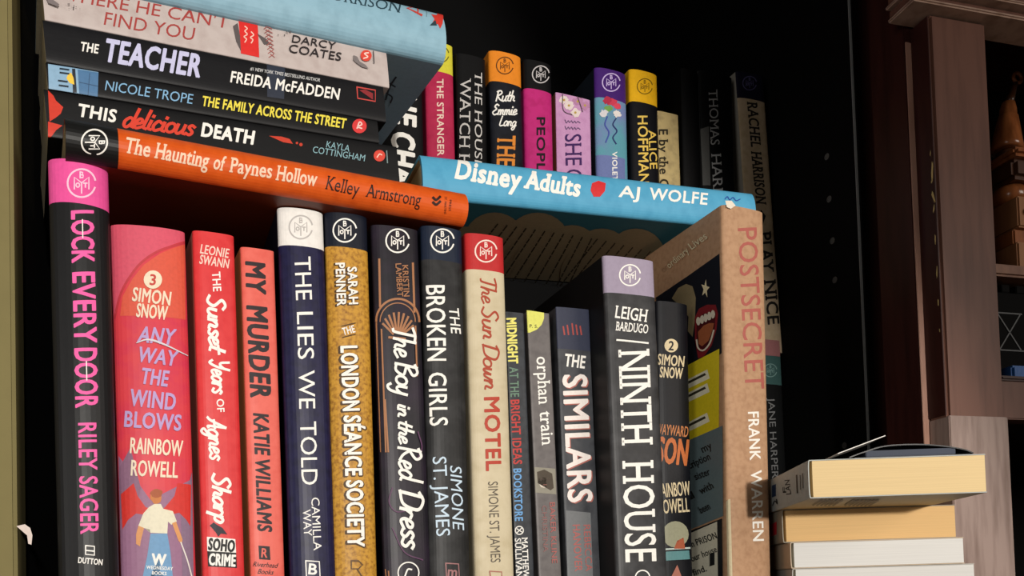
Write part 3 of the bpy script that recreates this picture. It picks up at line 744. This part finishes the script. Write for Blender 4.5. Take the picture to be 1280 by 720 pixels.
for c, k in (((766, 128), 'c83c54'), ((772, 133), 'd8465c'), ((759, 126), 'b02c48'), ((761, 136), '70a050'), ((771, 142), 'e4dcd8'), ((755, 142), 'd8d4d8')): b.poly(blob(c, 5, 4.5, .3), k)
b.line([(770, 148), (766, 156), (771, 164), (766, 172), (770, 180)], 1.6, '2a3468').line([(759, 146), (756, 156), (761, 166), (757, 178)], 1.6, '4450a0')
b.poly([(743, 195), (781, 199), (781, 232), (744, 232)], '6c78aa')
b.T('VIOLET', (768, 190), (768.5, 226), 6, W, .03)
b.done('teal flowered hardcover with a purple top in the back row', group=BK)
b = back((785, 88), (820, 94), (788, 230), '191920', b=.005, bandpx=((None, 128, 'ecb41c'),))
b.E((806, 108), 9.5, '7c5c08').T('HOFFMAN', (803, 145), (805, 229), 12, 'e8c45c', .02).T('ALICE', (815, 163), (817, 211), 9, 'e8c45c', .02)
b.done('black hardcover with a golden yellow top and gold letters', group=BK)
b = back((821, 139), (847, 146), (824, 230), mat('c4ae7a', .5, 'cover', 'a89468', 150), name='paperback_book', b=.0015, n=4, hard=False)
b.poly([(831, 140), (838, 141), (835, 150)], '2a2418').T('E by the Q', (829, 162), (830, 236), 11, '2c2618', .03, .05).T('COUSINS', (841, 165), (842, 232), 8, '4a4028', .02) if False else b.T('E by the Q', (829, 162), (830, 236), 11, '2c2618', .03, .05)
b.done('short beige paperback with black gothic letters, half in shade', group=BK)
b = back((850, 86), (871, 90), (853, 230), '121214', b=.003)
b.done('plain black hardcover right of the short beige paperback', group=BK)
b = back((873, 88), (914, 92), (877, 230), '141416', b=.003, left=mat('3c3c3c', .5, 'cover'))
b.T('THOMAS', (891, 112), (894, 181), 11, '8c8c8c', .0, .05).T('HARRIS', (895, 192), (899, 262), 12, '8c8c8c', .0, .05)
b.poly([(875, 162), (886, 158), (888, 232), (878, 232)], '4c4c4a')  # grey patch paints dim light falling on the lower left of the spine
b.done('black hardcover with dim grey serif letters, left of the tan book', group=BK)
b = back((919, 90), (953, 94), (943, 436), mat('a8957c', .5, 'cover', '988668', 150), b=.003, bandpx=((None, 123, '1e1c34'),), left=mat('8c8880', .5, 'cover'), bottom=0.2415)
b.E((937, 104), 8.5, '4c4a6c')
b.T('RACHEL', (940, 128), (945, 184), 12, '1a1614', .03, .06, shear=.2).T('HARRISON', (945, 190), (951.5, 255), 12, '1a1614', .03, .06, shear=.2)
b.poly([(951, 262), (957, 270), (953, 282), (948, 272)], '1a1614')
b.T('PLAY', (956, 290), (960, 340), 14, '1a1614', .03, .06).T('NICE', (962, 350), (967, 405), 14, '1a1614', .03, .06)
b.poly([(951, 424), (974, 426), (975, 446), (952, 444)], '8c5c5c')
b.done('tan hardcover with a navy top and black serif letters, rightmost of the back row', group=BK)
b = back((943, 441), (975, 444), (950, 600), '1a1b1c', b=.003, y0=YB, bottom=SHELF, bandpx=((None, 480, '34504e'),))
b.E((963, 463), 8, '6c8884').T('JANE HARPER', (964, 497), (969, 598), 8, '6c6c6c', .0)
b.done('black hardcover with a teal top, standing under the tan back row book')

# ================================================================== flat books on top of the front row
FL = 'books lying flat on the front row'
o6 = unproj((80, 180), Vector((0, -0.030, 0)), Vector((0, -1, 0)))
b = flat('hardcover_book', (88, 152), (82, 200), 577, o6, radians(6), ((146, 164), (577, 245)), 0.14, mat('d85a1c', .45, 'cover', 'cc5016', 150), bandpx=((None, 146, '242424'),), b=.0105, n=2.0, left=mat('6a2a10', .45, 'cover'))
b.E((118, 178), 16, W, rot=-pi/2)
b.T('The', (157, 181), (188, 187), 19, 'efcfb4', .02, .05).T('Haunting', (195, 188), (261, 201), 19, 'efcfb4', .02, .05).T('of', (268, 202), (281, 205), 18, 'efcfb4', .02, .05).T('Paynes', (288, 206), (340, 214), 18, 'efcfb4', .02, .05).T('Hollow', (346, 216), (396, 224), 18, 'efcfb4', .02, .05)
b.T('Kelley', (408, 228), (449, 237), 17, '2c1610', .0, .04).T('Armstrong', (458, 238), (526, 250), 16, '2c1610', .0, .04)
for dy in (0, 6): b.line([(541, 247+dy), (545, 250+dy), (550, 246+dy)], 3, '2c1610')
b.T('ST. MARTINS', (557, 246), (556, 268), 2.6, '4c2412', .0).T('PRESS', (563, 250), (562, 264), 2.6, '4c2412', .0)
b.done('orange hardcover lying flat with a black spine end, lowest of the flat stack', group=FL)
o5 = unproj((60, 140), Vector((0, -0.004, 0)), Vector((0, -1, 0)))
SL = ((58, 79), (478, 153)); SY = radians(6)
def st(lt, lb, rx, d, base, **kw): return flat(kw.pop('name', 'paperback_book'), lt, lb, rx, o5, SY, SL, d, base, **kw)
PK = dict(b=.0014, n=4, hard=False, left=mat('151517', .5, 'cover'))
b = st((60, 113), (60, 172), 497, .128, '222224', **PK)
b.poly([(60, 113), (67, 120), (70, 126), (79, 134), (76, 142), (70, 147), (62, 152)], 'd03a28').poly([(60, 152), (78, 157), (70, 163), (65, 170), (60, 174)], 'd03a28')
b.T('THIS', (98, 137.5), (145, 145.5), 15, W, .04).S('delicious', (154, 146), (246, 158), 24, 'd8402c', .15).T('DEATH', (253, 162), (317, 172.5), 16, W, .05)
b.poly([(336, 170), (352, 171), (362, 174), (366, 180), (354, 178)], 'c8402c').poly(circ((371, 179), 1.6, 8), 'c8402c').poly(circ((376, 181), 2.2, 8), 'c8402c')
b.T('KAYLA', (408, 180.5), (437, 186), 8, '8cb4bc', .0).T('COTTINGHAM', (391, 187), (456, 198), 8, '8cb4bc', .0)
b.poly(circ((474, 195), 7.2), 'd84a3c').line([(471, 197), (474, 193), (477, 194)], 1.5, 'f0c8b8').line([(483, 189), (484, 204)], 1.4, '7c9090')
b.done('black paperback lying flat with a red splash and a red script word', group=FL)
b = st((59, 79.5), (60, 112.5), 472, .128, '252527', **PK)
b.poly([(60, 80), (123, 90), (122, 121), (61, 112)], '8cb0cc')
b.poly([(90, 86), (94, 86), (96, 116), (91, 116)], '2c3038').poly([(85, 93), (89, 91), (92, 98), (93, 106), (87, 104), (83, 98)], 'f0c848').poly([(97, 87), (123, 91), (122, 121), (99, 117)], '5078a0').line([(112, 92), (110, 119)], 1, '3c5878').line([(99, 103), (122, 108)], 1, '3c5878')
for x, y in ((75, 86), (75, 91), (73, 101), (74, 107)): b.line([(x, y), (x+11, y+1.5)], 2, '24303c')
b.T('NICOLE TROPE', (132, 107), (241, 124.5), 12, '84b4d8', -.005).T('THE FAMILY ACROSS THE STREET', (253, 126.5), (432, 155), 12, 'ecdc50', .03)
b.poly(circ((449, 158), 9), 'd83c3c').line([(446, 161), (449, 153), (452, 156), (447, 159), (452, 161)], 1.6, 'f0d0c8')
b.done('black paperback lying flat with a picture at its left end and yellow capitals', group=FL)
b = st((57, 26.5), (58, 79), 480, .128, '232327', **PK)
b.poly([(333, 78), (356, 81), (355, 124), (334, 121)], '2e3442')
b.T('THE', (101, 58), (123, 61.5), 11, W, .03)
b.T('TEACHER', (132, 62.5), (251, 83), 27, 'c8c8e8', .04)
b.T('FREIDA McFADDEN', (289, 96), (424, 118), 13.5, W, .025).T('#1 NEW YORK TIMES BESTSELLING AUTHOR', (313, 86), (400, 100.5), 4, 'c8c8c8', .02)
b.line([(446, 109), (469, 113), (469, 127), (447, 123), (446, 109)], 1.6, 'c84a44', sm=False).poly([(449, 113), (466, 125), (466, 117), (456, 112)], '8c2c30')
b.done('black paperback lying flat with large pale lavender capitals', group=FL)
b = st((54, -26), (56, 26), 484, .128, mat('c0b4b0', .45, 'cover', 'b4a6a2', 150), b=.0014, n=4, hard=False)
b.T("WHERE HE CAN'T", (73, -9), (286, 28.5), 15, 'a4403c', .0).T('FIND YOU', (131, 23), (243, 43), 16, 'a4403c', .0)
b.poly([(297, 16), (321, 20), (324, 72), (301, 67)], 'd82c28').line([(306, 53), (308, 49), (305, 46), (309, 43), (306, 39), (309, 36), (306, 33)], 1.4, 'f0c8b8').line([(314, 54), (316, 50), (313, 47), (317, 44), (314, 40)], 1.4, 'f0c8b8')
b.poly([(291, 33), (297, 29), (300, 45), (301, 64), (295, 52)], '5c5454').poly([(321, 42), (333, 49), (338, 56), (330, 56)], '5c5454')
for i in range(9): b.line([(336-i*.9, 72-i*5), (342-i, 68-i*5)], 1, 'a4605c'); b.line([(343-i*.5, 72-i*5), (338-i, 68-i*5)], 1, 'a4605c')
b.T('DARCY', (365, 49), (419, 58.5), 9, '2a2426', .01).T('COATES', (361, 61), (426, 72), 10, '2a2426', .01)
b.poly(circ((457, 70.5), 7), 'd84838').line([(460, 67), (455, 68), (459, 72), (454, 74)], 1.5, 'f4d8cc', sm=True).line([(466, 65), (467, 80)], 1.2, '4c4646')
b.poly([(441, 70), (446, 72), (449, 78), (456, 82), (460, 87), (452, 85), (445, 80), (441, 76)], '7c7474')
for i in range(14): b.poly(circ((random.uniform(345, 365), random.uniform(30, 48)), random.uniform(.4, 1), 6), '5c5454')
for i in range(10): b.poly(circ((random.uniform(84, 100), random.uniform(5, 14)), random.uniform(.4, 1), 6), '5c5454')
b.poly([(56, -4), (66, 2), (74, 8), (72, 11), (60, 6)], '7a7070')
b.done('pale grey paperback lying flat with rust red title letters, under the light blue book', group=FL)
b = st((46, -104), (54, -26.5), 550, .135, mat('8fb6c8', .45, 'cover', '84aabc', 120), name='hardcover_book', b=.010, n=2.0, foreedge=.006, left=mat('8ca6b6', .5, 'cover'))
b.T('MORRISON', (398, -10), (501, 10), 12, '2c4450', -.01, .05)
b.line([(527, 7), (509, 10), (527, 19)], 3, 'c84a40', sm=False).line([(521, 8), (522, 17)], 2, 'c84a40').line([(532, 8), (533, 21)], .8, '6c8894')
b.poly([(551, 10), (547, 14), (546, 19), (539, 18), (543, 24), (539, 31), (547, 30), (550, 36), (553, 30), (553, 12)], 'd03a30').poly([(544, 25), (537, 32), (546, 32)], '2c4048')
b.T('Zo', (483, 124), (497, 100), 10, '2c3440', .02, face='left') if False else b.line([(482, 124), (487, 108), (492, 100), (495, 96)], 2.2, '27303a', 'left').line([(483, 116), (490, 121), (488, 128)], 2, '27303a', 'left').line([(487, 104), (494, 108)], 2, '27303a', 'left')
b.done('light blue hardcover lying flat on top of the stack, overhanging its right end', group=FL)

o7 = unproj((525, 220), Vector((0, 0.021, 0)), Vector((0, -1, 0)))
b = flat('hardcover_book', (524, 195), (527, 248), 939, o7, radians(-1.5), ((524, 195), (938, 243)), 0.136, mat('56a4c8', .45, 'cover', '4c9abf', 120), b=.006, n=2.2, left=mat('3f8096', .5, 'cover'))
b.T('Disney', (571, 211), (651, 225), 23, W, .045, .05).T('Adults', (657, 224), (725, 235), 21, W, .045, .05)
b.poly([(740, 229), (748, 226), (757, 229), (756, 239), (750, 246), (742, 246), (738, 238)], 'd03034')
b.T('AJ', (774, 239), (799, 241.5), 14, W, .03).T('WOLFE', (812, 242), (884, 249), 14, W, .03)
b.T('CODA', (906, 248), (925, 251), 5, '2c4c9c', .0) if False else b.line([(906, 249), (909, 246), (912, 250), (916, 247), (920, 251), (925, 249)], 1.2, '2c4c9c')
CLM = 'b0a284'
for c, r in (((618, 300), 38), ((672, 302), 40), ((640, 320), 50), ((715, 312), 34), ((752, 318), 36), ((795, 318), 36), ((690, 340), 52), ((575, 322), 44), ((600, 350), 50), ((750, 345), 50)):
    b.poly(circ(c, r, 28, r*.92), CLM, 'left')
def scrawl(P, Q):                           # a run of small illegible words
    P, Q = Vector(P), Vector(Q); L_ = (Q-P).length; t = 0
    while t < L_-4:
        n = random.uniform(3, 9); d = (Q-P)/L_
        b.line([tuple(P+d*t), tuple(P+d*min(L_, t+n))], 1.7, '463e32', 'left', sm=False); t += n+2.2
for i in range(11): x = 596+i*12.5; scrawl((x+26-i*.8, 279+i*1.2), (x-32+i, 352+i*2))
for i in range(8): x = 732+i*11; scrawl((x+14, 291+i*2.2), (x-34, 352+i))
b.done('sky blue hardcover lying flat with white storybook lettering, bridging to the kraft brown book')
# ================================================================== books stacked in front of the cabinet, page edges to the room
RS = 'books stacked beside the cabinet'
ZA, ZB = Vector((sin(YAW), cos(YAW), 0)), Vector((cos(YAW), -sin(YAW), 0))
def tailbook(name, nl, rx, zd, z0, z1, L, base, turn=0.0, **kw):
    """flat book seen from its tail: near left corner in the photo, right end column, distance, heights"""
    o = CAM + fwd*zd; n = -ZA
    A = unproj(nl, o, n); R_ = Matrix.Rotation(turn, 3, 'Z')
    ey = R_ @ ZB; ez = R_ @ ZA
    B = unproj((rx, nl[1]), o, n); d = (B-A).length
    th = z1-z0; kw.setdefault('b', .0012)
    O = Vector((A.x, A.y, (z0+z1)/2))
    return Book(name, O, Vector((0, 0, 1)), ez, th, L, d, base, n=4, hard=False, **kw)
def zat(p, zd): return unproj(p, CAM+fwd*zd, -ZA).z
Z4 = 0.625; t4 = zat((990, 711), Z4); t3 = zat((990, 678), Z4); t2 = zat((980, 636.5), Z4); t1 = zat((1012, 575), .555)
b = tailbook('paperback_book', (992, 711), 1218, Z4, SHELF, t4, .115, 'a8a49c', pages='d0ceca', foreedge=.0003)
b.done('white-paged paperback, lowest visible of the four stacked beside the cabinet', group=RS)
b = tailbook('paperback_book', (990, 690), 1205, Z4-.002, t4+.0001, t3, .115, mat('b8a48c', .5, 'cover'), pages='d4d2ce', foreedge=.0003)
b.done('white-paged paperback third from the top of the stack beside the cabinet', group=RS)
b = tailbook('paperback_book', (980, 660), 1195, Z4+.004, t3+.0001, t2, .115, mat('8c8474', .5, 'cover'), pages='d4ae78', foreedge=.0003)
b.poly([(963, 656), (971, 652), (971, 668), (963, 671)], 'c02c34')
b.done('tan-paged paperback with a small red mark on its spine, second in its stack', group=RS)
b = tailbook('paperback_book', (1013, 600), 1229, .555, t2+.0001, t1, .145, mat('a8aca8', .5, 'cover'), turn=radians(-2), pages='dac090', foreedge=.0003, left=mat('bcae90', .5, 'cover'))
b.poly([(965, 607), (970, 605), (970, 620), (965, 622)], '2c3c58')
b.T('LAN', (986, 618), (984, 600), 6, '2a2a28', .02).T('F', (981, 616), (980.5, 609), 4, '2a2a28', .02)
b.line([(997, 616), (996, 594)], 1.8, '2a2a28').line([(1001, 612), (1000.5, 594)], 1.2, '5a5a58').line([(1004, 610), (1003.5, 592)], 1.2, '5a5a58')
b.line([(966, 632), (969, 626), (972, 630), (971, 624)], 1.2, '2a2a28')
for x in range(1016, 1088, 5):
    if x in (1046, 1051): continue
    b.line([(x, 631), (x+12, 624)], 2.0, '5c5038', 'left')
top = b
b.done('thick cream-paged paperback with a pale library spine, topmost of the four stacked beside the cabinet', group=RS)
# black notebook with a lifted cover and a card on the topmost book
M = top.root.matrix_world.copy()
def loc(y, z, up): return M @ Vector((top.w/2+up, y, z))
X0 = loc(0.023, 0.003, 0.0); fr = M.to_3x3()
MN = Matrix.Translation(X0) @ Matrix(((fr.col[1].x, fr.col[2].x, 0), (fr.col[1].y, fr.col[2].y, 0), (0, 0, 1))).to_4x4() @ Matrix.Scale(0.76, 4)   # x to the right, y away, z up
nb = empty('notebook', MN)
def nbx(name, x0, x1, y0, y1, z0, z1, m, bev=.0006):
    o = box(name, x0, x1, y0, y1, z0, z1, m, bev=bev); o.parent = nb; return o
nbx('back_cover', 0.008, 0.104, 0, 0.085, 0.0, 0.0012, mat('17181a', .4, 'cover'), .0004)
nbx('page_block', 0.018, 0.092, 0.001, 0.084, 0.0013, 0.0068, mat('3c4250', .6, 'pages'))
cv = spline([(0.004, .0010), (0.016, .0050), (0.034, .0095), (0.060, .0100), (0.082, .0078), (0.098, .0045), (0.106, .0012)], 5)
V = []; F = []
n = len(cv)
for y in (0.0, 0.085):
    for p in cv: V.append((p[0], y, p[1]+.0010))
    for p in cv: V.append((p[0], y, p[1]))
for i in range(n-1):
    F += [(i, i+1, 2*n+i+1, 2*n+i), (n+i+1, n+i, 3*n+i, 3*n+i+1), (n+i, n+i+1, i+1, i), (2*n+i, 2*n+i+1, 3*n+i+1, 3*n+i)]
F += [(0, 2*n, 3*n, n), (n-1, 2*n-1, 4*n-1, 3*n-1)]
link('front_cover', V, F, mat('2a2523', .35, 'cover'), parent=nb, smooth=False)
tag(nb, 'black notebook with a bowed cover lying on the topmost stacked paperback', 'notebook')
cdm = (MN @ Matrix.Translation((-0.006, -0.002, 0.0045)) @ Matrix.Rotation(radians(-19), 4, 'Y'))
o = box('card', 0, 0.042, 0, 0.050, 0, 0.0007, mat('e8e4de', .5, 'paper'), bev=0)
o.matrix_world = cdm
tag(o, 'white card sticking up from under the black notebook cover', 'card')

# ================================================================== things inside the cabinet
BRN = mat('9a5c34', .22, 'wood', '6a3c20', 120.0, .5); BRD = mat('4c2c1a', .3, 'wood', '3c2214', 120.0, .5); TAN = mat('9c6c48', .4, 'wood', '8a5c3c', 120.0)
def at(px, y): return HM.inverted() @ unproj(px, H0+hyv*y, -hyv)
YF = 0.085
fz = zs1+.0001
base = at((1258, 325), YF); sc_ = (at((1268, 325), YF)-base).length/10      # metres per pixel there
fig = empty('wooden_figure', HM @ Matrix.Translation((base.x+3*sc_, YF, fz)))
def lz(y, x=1258): return max(0.0, at((x, y+7), YF).z-fz)
def lx(x, y=200): return at((x, y), YF).x-base.x
def lathe(name, prof, cen, m, tilt=0.0, n=24):
    bm = bmesh.new(); rings = []
    M = Matrix.Translation(cen) @ Matrix.Rotation(tilt, 4, 'Y')
    for r, z in prof: rings.append([bm.verts.new(M @ Vector((r*cos(2*pi*i/n), r*sin(2*pi*i/n), z))) for i in range(n)])
    for a, b in zip(rings, rings[1:]):
        for i in range(n): bm.faces.new((a[i], a[(i+1) % n], b[(i+1) % n], b[i]))
    bm.faces.new(rings[0][::-1]); bm.faces.new(rings[-1])
    return bmobj(name, bm, m, fig, True)
def fb(name, x0, x1, y0, y1, z0, z1, m, bev=.0015, rot=None):
    o = box(name, x0, x1, y0, y1, z0, z1, m, bev=bev); o.parent = fig
    return o
P = sc_
fb('plinth', lx(1236, 320), lx(1330, 320), -.03, .05, 0.0, lz(312), TAN)
fb('plinth_slab', lx(1240, 300), lx(1330, 300), -.022, .045, lz(311.5), lz(292), BRN)
fb('plinth_panel', lx(1241, 270), lx(1330, 270), -.026, .045, lz(291.5), lz(254), TAN)
for x in (1252, 1271, 1290):
    bm = bmesh.new(); bmesh.ops.create_cone(bm, cap_ends=True, segments=16, radius1=4*P, radius2=3.4*P, depth=5*P, matrix=Matrix.Translation((lx(x, 273), -.026-2.5*P, lz(273))) @ Matrix.Rotation(pi/2, 4, 'X'))
    bmobj('peg', bm, BRN, fig, True)
for x in (1261, 1281):
    bm = bmesh.new(); vs = [(lx(x-5, 270), lz(286)), (lx(x+2, 270), lz(288)), (lx(x+8, 270), lz(270)), (lx(x+5, 270), lz(258)), (lx(x-2, 270), lz(266))]
    f = bm.faces.new([bm.verts.new((a, -.0262, c)) for a, c in vs]); q = bmesh.ops.extrude_face_region(bm, geom=[f])
    for v in q['geom']:
        if isinstance(v, bmesh.types.BMVert): v.co.y -= .002
    bmesh.ops.recalc_face_normals(bm, faces=bm.faces[:])
    bmobj('leaf_inlay', bm, mat('140e0c', .4, 'board'), fig)
lathe('belly', [(4*P, lz(253)), (14*P, lz(251)), (18*P, lz(244)), (18*P, lz(236)), (14*P, lz(230)), (9*P, lz(228))], (lx(1258, 240), 0, 0), BRN)
fb('chest', lx(1241, 215), lx(1272, 215), -.022, .024, lz(229), lz(204), BRD, .004)
fb('collar', lx(1238, 198), lx(1274, 198), -.026, .026, lz(204), lz(193), BRN, .003)
bm = bmesh.new()
pts = spline([(lx(1266, 192), lz(190)), (lx(1276, 200), lz(205)), (lx(1277, 215), lz(220)), (lx(1272, 230), lz(236))], 5)
vs = [bm.verts.new((p.x, -.010, p.y)) for p in pts]
for a, b2 in zip(vs, vs[1:]): bm.edges.new((a, b2))
o = bmobj('arm', bm, BRD, fig, True)
sk = o.modifiers.new('s', 'SKIN')
for i, sv in enumerate(o.data.skin_vertices[0].data): sv.radius = (.006, .006); sv.use_root = i == 0
o.modifiers.new('u', 'SUBSURF').levels = 1
lathe('hat_brim', [(9*P, lz(192)), (11*P, lz(190)), (11*P, lz(185)), (9*P, lz(183))], (lx(1256, 188), 0, 0), BRD)
hx = lx(1256, 166)
lathe('hat', [(12*P, 0), (15.5*P, 1*P), (15*P, 6*P), (12.2*P, 22*P), (9.6*P, 36*P), (9.2*P, 36.5*P), (8.6*P, 37*P), (8.0*P, 44*P), (6.4*P, 51*P), (5.8*P, 51.5*P)], (hx-2*P, 0, lz(183)), BRN, .10)
lathe('hat_tip', [(4.6*P, 0), (4.0*P, 8*P), (3.2*P, 14*P), (2.6*P, 20*P), (2.0*P, 26*P)], (hx+3.5*P, 0, lz(183)+50*P), BRD, .42)
bm = bmesh.new()
R1, R2 = 5*P, 1.9*P; cx, cz = hx+16.5*P, lz(183)+79*P; rings = []
for i in range(20):
    a = 2*pi*i/20
    rings.append([bm.verts.new((cx+(R1+R2*cos(q))*cos(a), R2*sin(q), cz+(R1+R2*cos(q))*sin(a))) for q in [2*pi*j/8 for j in range(8)]])
for i in range(20):
    for j in range(8): bm.faces.new((rings[i][j], rings[(i+1) % 20][j], rings[(i+1) % 20][(j+1) % 8], rings[i][(j+1) % 8]))
bmobj('ring', bm, BRN, fig, True)
tag(fig, 'brown wooden figure in a pointed hat with a ring tip, on the cabinet shelf', 'figure')
# below: black castle-topped box and a blue box
YK = 0.045; cz0 = zc1+.0001
p0 = at((1250, 460), YK)
cs = empty('black_box', HM @ Matrix.Translation((p0.x+.04, YK, cz0)))
bm = bmesh.new(); zt = at((1262, 366), YK).z-cz0
add_box(bm, -.052, .06, 0, .08, 0.0, zt, .001)
for i in range(7): add_box(bm, -.050+i*.016, -.041+i*.016, 0.0, .008, zt, zt+.007, .0006)
bmobj('body', bm, mat('0b0b0c', .7, 'board', None, 300.0, .08), cs)
bm = bmesh.new()
zz = zt*.40
for (a, c) in (((-.040, zz), (-.016, zz+.032)), ((-.016, zz), (-.040, zz+.032)), ((-.042, zz), (-.014, zz)), ((-.042, zz+.033), (-.014, zz+.033))):
    v, f = ribbon([a, c], .0012); q = [bm.verts.new((x, -.0006, y)) for x, y in v]
    for g in f: bm.faces.new([q[i] for i in g])
bmobj('lattice', bm, mat('55585a', .4, 'metal'), cs)
tag(cs, 'black box with a notched top edge and grey lattice on the lower cabinet shelf', 'box')
p2 = at((1266, 462), .026)
bb = box('blue_case', 0, .07, 0, .016, 0, at((1268, 456), .026).z-cz0, mat('2c5c9c', .35, 'plastic'), bev=.002)
bb.matrix_world = HM @ Matrix.Translation((p2.x, .026, cz0))
tag(bb, 'small blue case lying before the black box in the cabinet', 'case')
